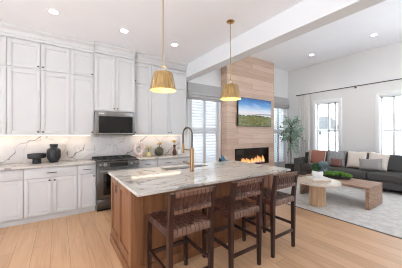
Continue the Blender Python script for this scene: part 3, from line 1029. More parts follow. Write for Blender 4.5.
# ------------------------------------------------------------------ counter stools (canonical: faces +y)
def make_stool(label):
    r = thing('counter_stool', label, 'stool', (0, 0, 0), 0, 'counter stools at the island')
    hx, hb, hf = 0.205, -0.225, 0.225
    def leg(p0, p1, a0, a1):
        """square tapered leg from p0 to p1"""
        out = []
        for p, a in ((p0, a0), (p1, a1)):
            out += [(p[0] - a, p[1] - a, p[2]), (p[0] + a, p[1] - a, p[2]), (p[0] + a, p[1] + a, p[2]), (p[0] - a, p[1] + a, p[2])]
        return out
    for s in (-1, 1):
        m = MB()
        rings = []
        for y, z, a in ((hb + 0.0, 0.0, 0.016), (hb, 0.35, 0.020), (hb, 0.62, 0.0215), (hb - 0.018, 0.80, 0.020), (hb - 0.042, 0.953, 0.018)):
            rings.append([(s * hx - a, y - a, z), (s * hx + a, y - a, z), (s * hx + a, y + a, z), (s * hx - a, y + a, z)])
        m.rings(rings)
        obj('leg', m, M['walnut'], r, local=True)
        m = MB().hexa(leg((s * hx, hf, 0), (s * hx, hf, 0.632), 0.016, 0.021))
        obj('leg', m, M['walnut'], r, local=True)
    f = MB()
    for s in (-1, 1):
        f.box(s * hx - 0.014, s * hx + 0.014, hb + 0.02, hf - 0.02, 0.595, 0.634)
    f.box(-hx + 0.02, hx - 0.02, hb - 0.014, hb + 0.014, 0.595, 0.634)
    f.box(-hx + 0.02, hx - 0.02, hf - 0.014, hf + 0.014, 0.595, 0.634)
    obj('seat_frame', f, M['walnut'], r, local=True)
    for nm, pts, rr in (('stretcher', [(-hx, hb + 0.02, 0.29), (-hx, hf - 0.02, 0.29)], 0.012), ('stretcher', [(hx, hb + 0.02, 0.29), (hx, hf - 0.02, 0.29)], 0.012), ('stretcher', [(-hx + 0.02, hb, 0.215), (hx - 0.02, hb, 0.215)], 0.012), ('footrest', [(-hx + 0.02, hf, 0.26), (hx - 0.02, hf, 0.26)], 0.014)):
        (a, b) = pts
        m = MB()
        if a[0] == b[0]:
            m.box(a[0] - rr * 0.8, a[0] + rr * 0.8, a[1], b[1], a[2] - rr * 1.4, a[2] + rr * 1.4, 0.002)
        else:
            m.box(a[0], b[0], a[1] - rr * 0.8, a[1] + rr * 0.8, a[2] - rr * 1.4, a[2] + rr * 1.4, 0.002)
        obj(nm, m, M['walnut'], r, local=True)
    # woven seat
    m = MB()
    wr = MB()
    wf = MB()
    nx = 9
    x0, x1 = -hx + 0.02, hx - 0.02
    pw = (x1 - x0) / nx
    ny = 9
    y0, y1 = hb + 0.02, hf - 0.02
    ph = (y1 - y0) / ny
    zt = 0.640
    t = 0.005
    for i in range(nx):
        a, b = x0 + i * pw + 0.004, x0 + (i + 1) * pw - 0.004
        prof = [(hb - 0.020, 0.588), (hb - 0.021, 0.628), (hb - 0.012, 0.645)]
        for j in range(ny):
            for q in (0.25, 0.75):
                prof.append((y0 + (j + q) * ph, zt + (0.0055 if (i + j) % 2 else -0.0045)))
        prof += [(hf + 0.012, 0.645), (hf + 0.021, 0.628), (hf + 0.020, 0.588)]
        n = len(prof)
        top = []
        for k, (y, z) in enumerate(prof):
            d = Vector((0, prof[min(n - 1, k + 1)][0] - prof[max(0, k - 1)][0], prof[min(n - 1, k + 1)][1] - prof[max(0, k - 1)][1])).normalized()
            nn = (0, -d.z * t, d.y * t)
            top.append([(a, y, z), (b, y, z), (b, y + nn[1], z + nn[2]), (a, y + nn[1], z + nn[2])])
        m.rings(top[3:-3])
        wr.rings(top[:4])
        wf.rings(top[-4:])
    for j in range(ny):
        a, b = y0 + j * ph + 0.003, y0 + (j + 1) * ph - 0.003
        prof = [(-hx - 0.018, 0.596), (-hx - 0.019, 0.628), (-hx - 0.010, 0.644)]
        for i in range(nx):
            for q in (0.25, 0.75):
                prof.append((x0 + (i + q) * pw, zt + (-0.0045 if (i + j) % 2 else 0.0055)))
        prof += [(hx + 0.010, 0.644), (hx + 0.019, 0.628), (hx + 0.018, 0.596)]
        n = len(prof)
        top = []
        for k, (x, z) in enumerate(prof):
            d = Vector((prof[min(n - 1, k + 1)][0] - prof[max(0, k - 1)][0], 0, prof[min(n - 1, k + 1)][1] - prof[max(0, k - 1)][1])).normalized()
            top.append([(x, a, z), (x - d.z * t, a, z + d.x * t), (x - d.z * t, b, z + d.x * t), (x, b, z)])
        m.rings(top)
    obj('woven_seat', m, M['leather'], r, local=True, smooth=40)
    obj('seat_straps', wr, M['litleather'], r, local=True, smooth=40)
    obj('seat_straps', wf, M['litleather'], r, local=True, smooth=40)
    # back rails and woven back
    def by(z):
        return hb - 0.018 - 0.024 * (z - 0.80) / 0.153
    bk = MB()
    for z in (0.795, 0.935):
        bk.box(-hx + 0.018, hx - 0.018, by(z) - 0.012, by(z) + 0.012, z - 0.014, z + 0.014, 0.002)
    obj('back_rail', bk, M['walnut'], r, local=True)
    m = MB()
    nb = 9
    wr = MB()
    wf = MB()
    pb = (2 * hx - 0.04) / nb
    for i in range(nb):
        a, b = -hx + 0.02 + i * pb + 0.004, -hx + 0.02 + (i + 1) * pb - 0.004
        for side in (-1, 1):
            prof = [(0.0, 0.774), (0.017, 0.778), (0.0175, 0.812)]
            for k, z in enumerate((0.830, 0.855, 0.880, 0.905)):
                prof.append((0.008 if (i + k) % 2 == (0 if side > 0 else 1) else 0.001, z))
            prof += [(0.0175, 0.918), (0.0175, 0.952), (0.0, 0.957)]
            rr = []
            for d, z in prof:
                y = by(z) + side * d
                y2 = by(z) + side * (d + 0.005)
                z2 = z + (0.004 if z > 0.955 else (-0.004 if z < 0.776 else 0))
                rr.append([(a, y, z), (b, y, z), (b, y2, z2), (a, y2, z2)])
            m.rings(rr[2:-2])
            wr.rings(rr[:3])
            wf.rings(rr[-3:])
    for k, z in enumerate((0.830, 0.855, 0.880, 0.905)):
        rr = []
        for i in range(nb):
            for q in (0.3, 0.7):
                x = -hx + 0.02 + (i + q) * pb
                y = by(z) + (0.006 if (i + k) % 2 else -0.006)
                rr.append([(x, y - 0.003, z - 0.011), (x, y + 0.003, z - 0.011), (x, y + 0.003, z + 0.011), (x, y - 0.003, z + 0.011)])
        m.rings(rr)
    obj('woven_back', m, M['leather'], r, local=True, smooth=40)
    obj('back_straps', wr, M['litleather'], r, local=True, smooth=40)
    obj('back_straps', wf, M['litleather'], r, local=True, smooth=40)
    return r
st = make_stool('woven brown leather counter stool nearest the camera, at the left island corner')
st.location = (0.94, 1.735, 0)
dup(st, (1.60, 1.735, 0), 'woven brown leather counter stool standing between the two other stools')
dup(st, (2.25, 1.735, 0), 'woven brown leather counter stool nearest the pale rug')

# ------------------------------------------------------------------ pendants and ceiling lights
def make_pendant(label):
    r = thing('pendant_lamp', label, 'pendant lamp', (0, 0, 0), 0, 'brass pendants above the island')
    obj('canopy', MB().lathe([(0.062, 0.0), (0.062, -0.012), (0.045, -0.022), (0.012, -0.026)], (0, 0, KC), 28), M['brass'], r, local=True)
    obj('rod', MB().tube([(0, 0, KC - 0.02), (0, 0, 2.268)], 0.0065, 12), M['brass'], r, local=True)
    m = MB()
    m.tube([(0.038 * math.cos(t * PI / 12), 0, 2.228 + 0.038 * math.sin(t * PI / 12)) for t in range(25)], 0.006, 10, cap=False)
    rg = obj('ring', m, M['brass'], r, local=True)
    rg.rotation_euler = (0, 0, -0.6)
    m = MB()
    m.lathe([(0.0055, 2.195), (0.022, 2.192), (0.022, 2.184), (0.114, 2.180), (0.119, 2.172), (0.164, 1.966), (0.166, 1.962)], seg=48, cap0=True, cap1=False)
    obj('lamp_shade', m, M['brass'], r, local=True, smooth=50)
    m = MB()
    m.lathe([(0.004, 2.176), (0.108, 2.174), (0.114, 2.168), (0.1605, 1.964), (0.1645, 1.962)], seg=48, cap0=True, cap1=False)
    obj('shade_lining', m, M['shadein'], r, local=True, smooth=50)
    b = MB()
    b.lathe([(0.012, 2.172), (0.016, 2.14), (0.016, 2.12)], seg=16)
    obj('socket', b, M['brass'], r, local=True)
    obj('bulb', MB().sphere((0, 0, 2.085), 0.032, 1, 1, 1.15, 16, 10), M['bulb'], r, local=True)
    L = bpy.data.lights.new('bulb_lamp', 'POINT')
    L.energy = 0.8
    L.shadow_soft_size = 0.04
    L.color = (1.0, 0.80, 0.48)
    lo = bpy.data.objects.new('bulb_lamp', L)
    COL.objects.link(lo)
    lo.parent = r
    lo.location = (0, 0, 2.03)
    return r
pd = make_pendant('brass cone pendant lamp in front of the white cabinets')
pd.location = (1.078, 2.4, 0)
pd2 = dup(pd, (2.205, 2.4, 0), 'brass cone pendant lamp in front of the wood chimney')

def downlight(x, y, z, label, power):
    r = thing('recessed_light', label, 'ceiling light', (x, y, z), 0, 'recessed ceiling lights')
    obj('trim_ring', MB().lathe([(0.052, 0.0), (0.054, -0.004), (0.078, -0.005), (0.084, -0.001), (0.084, 0.0)], (x, y, z), 32), M['trim'], r)
    obj('lamp', MB().lathe([(0.052, 0.0), (0.052, -0.0045), (0.004, -0.006)], (x, y, z - 0.0006), 28), M['downlight'], r)
    L = bpy.data.lights.new('downlight_lamp', 'SPOT')
    L.energy = power * 0.4
    L.spot_size = math.radians(125)
    L.spot_blend = 0.8
    L.shadow_soft_size = 0.06
    L.color = (1.0, 0.93, 0.84)
    lo = bpy.data.objects.new('downlight_lamp', L)
    COL.objects.link(lo)
    lo.parent = r
    lo.location = (0, 0, -0.02)
downlight(-0.05, 3.64, KC, 'round recessed ceiling light above the black vase counter', 12)
downlight(0.925, 3.64, KC, 'round recessed ceiling light above the range', 12)
downlight(1.88, 3.64, KC, 'round recessed ceiling light above the flower vases', 12)
downlight(6.53, 3.40, LC, 'round recessed ceiling light above the terracotta cushion end of the sofa', 40)
downlight(6.50, 1.83, LC, 'round recessed ceiling light nearest the right edge of the living room ceiling', 40)

# ------------------------------------------------------------------ things on the wall counter
r = thing('footed_bowl', 'matte black footed bowl on the counter beside the black vase', 'bowl', (-0.305, 4.62, 0.914))
m = MB()
c = (-0.305, 4.62, 0.914)
m.lathe([(0.066, 0.0), (0.068, 0.006), (0.064, 0.014), (0.060, 0.06), (0.062, 0.085)], c, 36)
obj('foot', m, M['black'], r)
m = MB().lathe([(0.056, 0.0855), (0.118, 0.088), (0.130, 0.10), (0.132, 0.155), (0.129, 0.165), (0.120, 0.165), (0.114, 0.125), (0.01, 0.115)], c, 40)
obj('bowl', m, M['black'], r)
r = thing('vase', 'tall matte black ribbed vase on the wall counter', 'vase', (-0.062, 4.62, 0.914))
m = MB()
c = (-0.062, 4.62, 0.914)
rs = []
for rad, z in [(0.058, 0.0), (0.064, 0.006), (0.072, 0.03), (0.098, 0.075), (0.104, 0.10), (0.104, 0.20), (0.096, 0.235), (0.062, 0.262), (0.05, 0.27), (0.05, 0.275), (0.062, 0.282), (0.064, 0.325), (0.056, 0.328), (0.05, 0.285), (0.045, 0.20)]:
    rs.append([(c[0] + (rad * (1.0 + (0.03 if i % 2 and z < 0.26 else 0))) * math.cos(2 * PI * i / 40), c[1] + (rad * (1.0 + (0.03 if i % 2 and z < 0.26 else 0))) * math.sin(2 * PI * i / 40), c[2] + z) for i in range(40)])
m.rings(rs)
obj('body', m, M['black'], r, smooth=25)

r = thing('ring_sculpture', 'blush stone ring sculpture on the counter beside the range', 'sculpture', (1.49, 4.62, 0.914))
m = MB()
m.tube([(1.49 + 0.10 * math.cos(t * PI / 16), 4.62 + 0.02 * math.cos(t * PI / 16), 1.087 + 0.125 * math.sin(t * PI / 16)) for t in range(33)], [0.042 + 0.01 * math.cos(t * PI / 16) for t in range(33)], 14, cap=False)
obj('ring', m, M['pinkmarble'], r, smooth=60)
obj('base', MB().box(1.41, 1.57, 4.575, 4.665, 0.914, 0.936, 0.004), M['pinkmarble'], r)

def flowers(n, c, R, H, rad, pm, parent, sm=None):
    s = MB()
    heads = []
    for i in range(n):
        a = random.random() * 2 * PI
        q = R * math.sqrt(random.random())
        p = Vector((c[0] + q * math.cos(a), c[1] + q * math.sin(a), c[2] + H * (0.6 + 0.4 * random.random())))
        s.tube([(c[0], c[1], c[2] - 0.03), tuple((Vector(c) + p) / 2 + Vector((0, 0, 0.02))), tuple(p)], 0.002, 5)
        for k in range(2):
            s.leaf(p - Vector((0, 0, 0.03)), Vector((random.uniform(-1, 1), random.uniform(-1, 1), 0.2)), Vector((0, 0, 1)), 0.045, 0.018)
        heads.append(p)
    obj('stems', s, M['leafdark'], parent)
    for p in heads:
        h = MB()
        for k in range(9):
            a = 2 * PI * k / 9
            h.leaf(p, Vector((math.cos(a), math.sin(a), 0.5)), Vector((0, 0, 1)), rad, rad * 0.7)
        for k in range(6):
            a = 2 * PI * k / 6 + 0.3
            h.leaf(p, Vector((math.cos(a), math.sin(a), 1.4)), Vector((0, 0, 1)), rad * 0.8, rad * 0.6)
        h.sphere(p, rad * 0.35, seg=8, rg=5)
        obj('flower', h, pm, parent)
r = thing('flower_vase', 'low glass vase of pale yellow flowers beside the ring sculpture', 'vase', (1.71, 4.62, 0.914))
obj('vase', MB().lathe([(0.045, 0.0), (0.055, 0.01), (0.052, 0.09), (0.045, 0.10), (0.04, 0.10), (0.04, 0.02)], (1.71, 4.62, 0.914), 24), M['palepetal'], r)
flowers(9, (1.71, 4.62, 1.01), 0.09, 0.12, 0.034, M['palepetal'], r)
r = thing('flower_vase', 'round dark glazed vase holding yellow flowers on the wall counter', 'vase', (1.965, 4.60, 0.914))
obj('vase', MB().lathe([(0.05, 0.0), (0.085, 0.02), (0.108, 0.07), (0.108, 0.12), (0.085, 0.17), (0.048, 0.195), (0.046, 0.205), (0.038, 0.205), (0.038, 0.15)], (1.965, 4.60, 0.914), 32), M['ironglaze'], r, smooth=60)
flowers(6, (1.965, 4.60, 1.12), 0.06, 0.09, 0.034, M['yellow'], r)
r = thing('flower_vase', 'slender copper vase with a yellow bloom near the window end', 'vase', (2.37, 4.60, 0.914))
obj('vase', MB().lathe([(0.036, 0.0), (0.048, 0.01), (0.055, 0.06), (0.030, 0.13), (0.022, 0.17), (0.040, 0.235), (0.044, 0.245), (0.036, 0.243), (0.018, 0.17)], (2.37, 4.60, 0.914), 28), M['copper'], r, smooth=60)
flowers(5, (2.37, 4.60, 1.155), 0.055, 0.10, 0.042, M['yellow'], r)
r = thing('soap_dispenser', 'small clear bottle with a black pump beside the copper vase', 'bottle', (2.50, 4.60, 0.914))
obj('bottle', MB().lathe([(0.026, 0.0), (0.028, 0.006), (0.028, 0.10), (0.014, 0.12), (0.012, 0.128)], (2.50, 4.60, 0.914), 20), M['whiteceramic'], r)
m = MB().tube([(2.50, 4.60, 1.042), (2.50, 4.60, 1.085)], 0.006, 8).tube([(2.50, 4.60, 1.083), (2.455, 4.575, 1.062)], 0.006, 8)
obj('pump', m, M['blackmetal'], r)

# ================================================================== LIVING ROOM
# television
r = thing('television', 'wall-mounted flat television showing a lakeside landscape on the wood chimney', 'television', (5.22, CY, 1.665))
tx0, tx1, tz0, tz1 = 4.44, 6.00, 1.665, 2.545
obj('case', MB().box(tx0, tx1, CY - 0.075, CY - 0.035, tz0, tz1, 0.006), M['blackmetal'], r)
obj('wall_mount', MB().box(4.75, 5.75, CY - 0.035, CY - 0.0005, 1.9, 2.3), M['blackmetal'], r)
obj('screen', MB().box(tx0 + 0.012, tx1 - 0.012, CY - 0.0765, CY - 0.074, tz0 + 0.014, tz1 - 0.012), M['screen'], r)

# fireplace
r = thing('fireplace', 'long black linear fireplace with orange flames set in the wood chimney', 'fireplace', (5.165, CY, FZ0))
yb = CY + 0.20
m = MB()
m.box(FX0 + 0.001, FX1 - 0.001, yb, yb + 0.01, FZ0 + 0.001, FZ1 - 0.001)
m.box(FX0 + 0.001, FX0 + 0.012, CY + 0.002, yb, FZ0 + 0.001, FZ1 - 0.001).box(FX1 - 0.012, FX1 - 0.001, CY + 0.002, yb, FZ0 + 0.001, FZ1 - 0.001)
m.box(FX0 + 0.012, FX1 - 0.012, CY + 0.002, yb, FZ0 + 0.001, FZ0 + 0.012).box(FX0 + 0.012, FX1 - 0.012, CY + 0.002, yb, FZ1 - 0.012, FZ1 - 0.001)
obj('firebox', m, M['firebox'], r)
m = MB()
e = 0.022
m.box(FX0 - e, FX1 + e, CY - 0.012, CY - 0.0005, FZ1 - 0.006, FZ1 + e).box(FX0 - e, FX1 + e, CY - 0.012, CY - 0.0005, FZ0 - e, FZ0 + 0.006)
m.box(FX0 - e, FX0 + 0.006, CY - 0.012, CY - 0.0005, FZ0 + 0.006, FZ1 - 0.006).box(FX1 - 0.006, FX1 + e, CY - 0.012, CY - 0.0005, FZ0 + 0.006, FZ1 - 0.006)
obj('frame', m, M['blackmetal'], r)
m = MB()
for i in range(90):
    q = random.uniform(0.015, 0.028)
    m.sphere((random.uniform(FX0 + 0.25, FX1 - 0.1), CY + random.uniform(0.05, 0.16), FZ0 + 0.012 + q * 0.4), q, 1, 1, 0.7, 6, 4)
obj('ember_bed', m, M['ember'], r)
fx = FX0 + 0.36
while fx < FX1 - 0.12:
    hgt = random.uniform(0.14, 0.27)
    wd = random.uniform(0.05, 0.085)
    yy = CY + random.uniform(0.08, 0.13)
    rs = []
    for k in range(9):
        q = k / 8
        sw = wd * (math.sin(PI * min(1, 0.22 + q * 0.78)) ** 0.8) * (1 - 0.35 * q) + 0.001
        cxo = 0.02 * math.sin(q * 4 + fx * 9) + fx
        rs.append([(cxo + sw * math.cos(t * PI / 5), yy + sw * 0.35 * math.sin(t * PI / 5), FZ0 + 0.03 + q * hgt) for t in range(10)])
    obj('flame', MB().rings(rs), M['flame'], r, smooth=80)
    fx += random.uniform(0.085, 0.15)
obj('glass_front', MB().box(FX0 + 0.0125, FX1 - 0.0125, CY + 0.003, CY + 0.007, FZ0 + 0.0125, FZ1 - 0.0125), M['glass'], r)

# rug
r = thing('rug', 'large pale grey patterned rug under the tables and sofa', 'rug', (5.4, 1.6, 0))
obj('pile', MB().box(3.845, 7.05, -0.3, 3.38, 0.0, 0.014, 0.004), M['rug'], r)
m = MB()
m.box(3.828, 3.845, -0.317, 3.397, 0, 0.012).box(7.05, 7.067, -0.317, 3.397, 0, 0.012)
m.box(3.845, 7.05, 3.38, 3.397, 0, 0.012).box(3.845, 7.05, -0.317, -0.3, 0, 0.012)
obj('binding', m, M['rodmetal'] if False else plain('dark_grey_binding', C(116, 110, 106), 0.9, 0, 0.05, 40), r)
RZ = 0.014

# sofa  (canonical: x along its length from the left arm, faces -y; rotated to face -X)
SL = 3.1
r = thing('sofa', 'long charcoal fabric sofa under the right wall windows', 'sofa', (6.46, 3.97, 0), -PI / 2)
obj('base', MB().box(0.0, SL, 0.04, 0.88, 0.10, 0.27, 0.015), M['sofa'], r, local=True)
for k in ((0.08, 0.12), (SL - 0.08, 0.12), (0.08, 0.85), (SL - 0.08, 0.85), (SL / 2, 0.12), (SL / 2, 0.85)):
    obj('leg', MB().box(k[0] - 0.025, k[0] + 0.025, k[1] - 0.025, k[1] + 0.025, 0.0145 if k[1] < 0.5 else 0.0, 0.101), M['blackmetal'], r, local=True)
obj('back_frame', MB().box(0.0, SL, 0.70, 0.88, 0.27, 0.80, 0.05, 3), M['sofa'], r, local=True)
for a, b in ((0.0, 0.235), (SL - 0.235, SL)):
    obj('arm', MB().box(a, b, 0.0, 0.72, 0.11, 0.635, 0.045, 3), M['sofa'], r, local=True)
sw = (SL - 0.48) / 3
for i in range(3):
    a = 0.24 + i * sw
    obj('seat_cushion', MB().box(a + 0.004, a + sw - 0.004, -0.01, 0.72, 0.272, 0.465, 0.05, 4), M['sofa'], r, local=True)
    m = MB()
    m.T = Matrix.Translation((a + sw / 2, 0.63, 0.465)) @ Matrix.Rotation(math.radians(-10), 4, 'X')
    m.box(-sw / 2 + 0.006, sw / 2 - 0.006, -0.09, 0.09, 0.0, 0.43, 0.07, 4)
    obj('back_cushion', m, M['sofa'], r, local=True)

def pillow(name, label, mat_, w_, h_, t_, loc, tilt, yaw, roll=0.0, trim=None):
    """soft square cushion with pointed corners; canonical faces -y, base on z=0"""
    r = thing(name, label, 'cushion', loc, -PI / 2 + yaw, 'cushions on the sofa')
    T = Matrix.Rotation(math.radians(tilt), 4, 'X') @ Matrix.Rotation(roll, 4, 'Y')
    m = MB()
    m.T = T
    nu = 16
    for side in (-1, 1):
        def f(u, v):
            a, b = 2 * u - 1, 2 * v - 1
            bul = (max(0, 1 - a ** 4) * max(0, 1 - b ** 4)) ** 0.6
            pin = 1 - 0.07 * (1 - abs(a) ** 2) * abs(b) ** 3
            pin2 = 1 - 0.07 * (1 - abs(b) ** 2) * abs(a) ** 3
            dent = 1.0 - (0.05 * max(0, b) * math.exp(-(a * 2.2) ** 2))
            return (a * w_ / 2 * pin2, side * t_ / 2 * bul, h_ / 2 + b * h_ / 2 * pin * dent)
        m.grid(f, nu, nu)
    bmesh.ops.remove_doubles(m.bm, verts=list(m.bm.verts), dist=0.0005)
    zmin = min(v.co.z for v in m.bm.verts) - (0.013 if trim is not None else 0.0)
    m.bm.transform(Matrix.Translation((0, 0, -zmin)))
    obj('cover', m, mat_, r, local=True, smooth=80)
    if trim is not None:
        p = MB()
        p.T = T
        pts = []
        for s in range(4):
            for q in range(10):
                k = -1 + 2 * q / 10
                a, b = ((k, -1), (1, k), (-k, 1), (-1, -k))[s]
                pin = 1 - 0.07 * (1 - abs(a) ** 2) * abs(b) ** 3
                pin2 = 1 - 0.07 * (1 - abs(b) ** 2) * abs(a) ** 3
                pts.append((a * w_ / 2 * pin2, 0, h_ / 2 + b * h_ / 2 * pin))
        pts.append(pts[0])
        p.tube(pts, 0.012, 8, cap=False)
        p.bm.transform(Matrix.Translation((0, 0, -zmin)))
        obj('piping', p, trim, r, local=True)
    return r
SZ = 0.466
pillow('cushion', 'taupe cushion against the left sofa arm', M['sage'], 0.35, 0.42, 0.13, (6.90, 3.555, SZ), -13, 0.0)
pillow('cushion', 'terracotta cushion with pale edging at the left end of the sofa', M['rust'], 0.46, 0.46, 0.16, (6.68, 3.31, SZ), -14, 0.0, trim=M['cream'])
pillow('cushion', 'mottled grey woven cushion beside the terracotta one', M['greyknit'], 0.54, 0.48, 0.15, (6.89, 2.88, SZ), -14, 0.0)
pillow('cushion', 'small dusty rose cushion in front of the mottled grey one', M['rose'], 0.32, 0.24, 0.10, (6.74, 2.80, SZ), -15, 0.0)
pillow('cushion', 'large cream cushion in the middle of the sofa', M['cream'], 0.47, 0.50, 0.15, (6.82, 2.33, SZ), -14, 0.0)
pillow('cushion', 'cream cushion leaning behind the light grey lumbar cushion', M['cream'], 0.44, 0.46, 0.13, (6.91, 1.90, SZ), -13, 0.0, roll=0.1)
pillow('cushion', 'light grey lumbar cushion towards the right end of the sofa', M['greylinen'], 0.50, 0.31, 0.13, (6.65, 1.95, SZ), -16, 0.0, roll=-0.08)

# waterfall coffee table
r = thing('coffee_table', 'low reclaimed wood waterfall coffee table in front of the sofa', 'coffee table', (5.09, 2.07, RZ))
cx0, cx1, cy0, cy1 = 4.72, 5.46, 1.40, 2.74
obj('tabletop', MB().box(cx0, cx1, cy0, cy1, 0.385, 0.43, 0.004), M['table'], r)
for a, b in ((cy0, cy0 + 0.06), (cy1 - 0.06, cy1)):
    obj('leg_panel', MB().box(cx0 + 0.001, cx1 - 0.001, a + 0.0005, b, RZ, 0.3848, 0.003), M['table'], r)

# round side table
scx, scy = 4.25, 2.10
r = thing('side_table', 'pale oak side table with faceted pedestal standing before the coffee table', 'side table', (scx, scy, RZ))
m = MB().poly([(scx + 0.40 * math.cos(2 * PI * i / 48), scy + 0.40 * math.sin(2 * PI * i / 48)) for i in range(48)], 0.465, 0.5, 0.006)
obj('tabletop', m, M['paletop'], r)
m = MB().poly([(scx + 0.155 * math.cos(2 * PI * i / 8 + 0.2), scy + 0.155 * math.sin(2 * PI * i / 8 + 0.2)) for i in range(8)], RZ, 0.4648, 0.006)
obj('pedestal', m, M['paleoak'], r)

def book(name, label, c, L, w_, z0, z1, rot, cov):
    r = thing(name, label, 'book', (c[0], c[1], z0), rot, 'books on the side table')
    h = z1 - z0
    m = MB()
    m.box(-L / 2, L / 2, -w_ / 2, w_ / 2, 0, 0.003).box(-L / 2, L / 2, -w_ / 2, w_ / 2, h - 0.003, h)
    m.box(-L / 2, L / 2, -w_ / 2, -w_ / 2 + 0.004, 0.003, h - 0.003)
    obj('cover', m, cov, r, local=True)
    obj('pages', MB().box(-L / 2 + 0.006, L / 2 - 0.006, -w_ / 2 + 0.004, w_ / 2 - 0.006, 0.003, h - 0.003), M['pages'], r, local=True)
book('book', 'beige hardback book lying under the white book on the side table', (4.24, 2.08), 0.36, 0.27, 0.5, 0.53, -0.62, M['tanpaper'])
book('book', 'white hardback book lying beneath the white pot', (4.255, 2.09), 0.35, 0.26, 0.5302, 0.565, -0.55, M['paper'])

# white pot with greenery
px_, py_, pz_ = 4.30, 2.12, 0.5652
r = thing('potted_plant', 'small white pot of green and blue-grey succulents on the stacked books', 'plant', (px_, py_, pz_))
obj('pot', MB().lathe([(0.068, 0.0), (0.078, 0.004), (0.094, 0.06), (0.092, 0.105), (0.084, 0.118), (0.077, 0.118), (0.08, 0.09)], (px_, py_, pz_), 36, sq=3.2), M['whiteceramic'], r, smooth=50)
obj('soil', MB().lathe([(0.076, 0.092), (0.072, 0.102), (0.005, 0.106)], (px_, py_, pz_), 20, sq=3.2), M['soil'], r)
m = MB()
for i in range(300):
    a, q = random.random() * 2 * PI, random.random()
    d = Vector((math.cos(a) * (0.3 + q), math.sin(a) * (0.3 + q), random.uniform(0.5, 1.6)))
    base = Vector((px_ - 0.035 + 0.04 * math.cos(a) * q, py_ + 0.02 + 0.04 * math.sin(a) * q, pz_ + 0.10 + random.uniform(0, 0.12)))
    m.leaf(base, d, Vector((0, 0, 1)), random.uniform(0.06, 0.10), 0.034)
obj('foliage', m, M['leafdark'], r, recalc=False)
m = MB()
cc = Vector((px_ + 0.095, py_ - 0.065, pz_ + 0.205))
m.tube([(px_ + 0.02, py_ - 0.01, pz_ + 0.09), tuple(cc)], 0.006, 6)
for i in range(340):
    d = Vector((random.gauss(0, 1), random.gauss(0, 1), random.gauss(0.15, 1))).normalized()
    m.leaf(cc + d * 0.062, d + Vector((0, 0, 0.3)), Vector((0.3, 0.2, 1)), 0.055, 0.038)
obj('blue_cluster', m, M['leafblue'], r, recalc=False)

# moss tray
mx, my, mz = 5.16, 2.13, 0.4305
r = thing('moss_tray', 'long dark tray heaped with green moss on the coffee table', 'tray', (mx, my, mz), -1.15)
m = MB()
def tray_ring(a, b, z):
    return [(a * math.copysign(abs(math.cos(t)) ** 0.7, math.cos(t)), b * math.copysign(abs(math.sin(t)) ** 0.7, math.sin(t)), z) for t in [2 * PI * i / 36 for i in range(36)]]
m.rings([tray_ring(0.24, 0.09, 0), tray_ring(0.27, 0.105, 0.02), tray_ring(0.30, 0.12, 0.065), tray_ring(0.29, 0.112, 0.065), tray_ring(0.25, 0.09, 0.03)])
obj('tray', m, M['black'], r, local=True)
m = MB()
for i in range(46):
    a = random.uniform(-0.25, 0.25)
    b = random.uniform(-0.085, 0.085) * math.sqrt(max(0.1, 1 - (a / 0.28) ** 2))
    q = random.uniform(0.035, 0.062)
    m.sphere((a, b, 0.06 + 0.055 * (1 - (a / 0.3) ** 2) * random.uniform(0.6, 1.1)), q, 1, 1, 0.85, 10, 7)
for v in m.bm.verts:
    nz = noise.noise(v.co * 60) * 0.010
    v.co += v.co.normalized() * nz
obj('moss', m, M['moss'], r, local=True, smooth=30)

# indoor tree
tx, ty = 6.80, 4.27
r = thing('potted_tree', 'tall slender eucalyptus tree in a black pot in the room corner', 'plant', (tx, ty, 0))
obj('pot', MB().lathe([(0.13, 0.0), (0.15, 0.01), (0.19, 0.20), (0.20, 0.33), (0.20, 0.345), (0.185, 0.345), (0.18, 0.28)], (tx, ty, 0), 32), M['black'], r)
obj('soil', MB().lathe([(0.181, 0.29), (0.17, 0.30), (0.01, 0.305)], (tx, ty, 0), 24), M['soil'], r)
tr = MB()
tr.tube([(tx, ty, 0.29), (tx + 0.01, ty, 0.7), (tx - 0.015, ty + 0.01, 1.2), (tx + 0.01, ty, 1.75)], [0.022, 0.018, 0.014, 0.007], 8)
lf = MB()
for i in range(58):
    z0 = random.uniform(0.95, 1.72)
    a = random.random() * 2 * PI
    k = math.sin(PI * min(1, max(0.08, (z0 - 0.75) / 1.15)))
    L = random.uniform(0.24, 0.50) * k + 0.06
    p0 = Vector((tx, ty, z0))
    p2 = p0 + Vector((math.cos(a) * L, math.sin(a) * L * 0.85, random.uniform(0.02, 0.42)))
    if random.random() < 0.3:
        p2.z = z0 - random.uniform(0.0, 0.3)
    p1 = (p0 + p2) / 2 + Vector((0, 0, 0.07))
    tr.tube([tuple(p0), tuple(p1), tuple(p2)], [0.006, 0.004, 0.002], 5)
    for q in range(38):
        u = random.uniform(0.25, 1.05)
        p = p0.lerp(p1, u * 2) if u < 0.5 else p1.lerp(p2, (u - 0.5) * 2)
        d = Vector((random.gauss(0, 1), random.gauss(0, 1), random.gauss(0, 0.8)))
        lf.leaf(p, d, Vector((random.uniform(-0.4, 0.4), 0.3, 1)), random.uniform(0.06, 0.10), random.uniform(0.034, 0.05))
obj('trunk', tr, M['bark'], r)
obj('foliage', lf, M['leafeuc'], r, recalc=False)

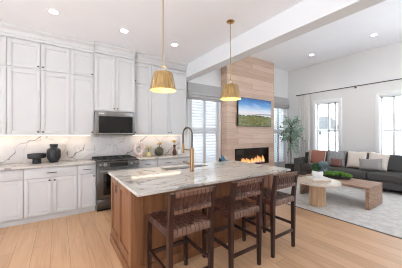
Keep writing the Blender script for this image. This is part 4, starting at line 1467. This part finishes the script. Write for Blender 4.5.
# curtain and rod along the right wall
r = thing('curtain_rod', 'thin dark curtain rod running along the top of the right wall', 'curtain rod', (WR - 0.09, 2.5, 2.87))
obj('rod', MB().tube([(WR - 0.09, 4.40, 2.872), (WR - 0.09, 0.2, 2.872)], 0.013, 12), M['rodmetal'], r)
for yy in (4.42, 0.18):
    obj('finial', MB().sphere((WR - 0.09, yy, 2.872), 0.024, seg=12, rg=8), M['rodmetal'], r)
for yy in (4.34, 2.56, 0.6):
    m = MB().tube([(WR - 0.001, yy, 2.845), (WR - 0.09, yy, 2.845), (WR - 0.09, yy, 2.859)], 0.008, 8)
    m.tube([(WR - 0.001, yy, 2.845), (WR - 0.012, yy, 2.845)], 0.028, 14)
    obj('bracket', m, M['rodmetal'], r)
def curtain(y0, y1, waves, label):
    r = thing('curtain', label, 'curtain', (WR - 0.09, (y0 + y1) / 2, 0.01), 0, 'pale curtains')
    def f(u, v):
        y = y0 + (y1 - y0) * u
        amp = 0.032 + 0.012 * v
        x = WR - 0.088 + amp * math.sin(u * waves * 2 * PI) + 0.008 * math.sin(u * 17 + v * 3)
        return (x, y, 2.838 + (0.012 - 2.838) * v)
    obj('fabric', MB().grid(f, 72, 14, 0.003), M['curtain'], r, smooth=70)
    for i in range(waves):
        y = y0 + (y1 - y0) * (i + 0.5) / waves
        obj('curtain_ring', MB().tube([(WR - 0.09 + 0.021 * math.cos(t * PI / 8), y, 2.864 + 0.025 * math.sin(t * PI / 8)) for t in range(17)], 0.003, 6, cap=False), M['rodmetal'], r)
curtain(3.90, 4.31, 5, 'pale grey curtain hanging behind the indoor tree')

# ------------------------------------------------------------------ outside the right wall
r = thing('far_house', 'distant house with a blue-grey roof seen through the living room window', 'house', (27, 13.4, -0.3))
hx0, hx1, hy0, hy1 = 26.0, 30.0, 12.2, 13.9
obj('wall', MB().box(hx0, hx1, hy0, hy1, -0.3, 2.0), M['farwall'], r)
obj('roof', MB().rings([[(hx0 - 0.3, hy0 - 0.3, 2.0), (hx1 + 0.3, hy0 - 0.3, 2.0), (hx1 + 0.3, hy1 + 0.3, 2.0), (hx0 - 0.3, hy1 + 0.3, 2.0)], [(hx0 + 1.2, hy0 + 0.2, 3.6), (hx1 - 1.2, hy0 + 0.2, 3.6), (hx1 - 1.2, hy1 - 0.2, 3.6), (hx0 + 1.2, hy1 - 0.2, 3.6)]]), M['roofblue'], r)
obj('window', MB().box(hx0 - 0.02, hx0 + 0.02, 12.4, 13.7, 1.35, 1.85), M['roofblue'], r)
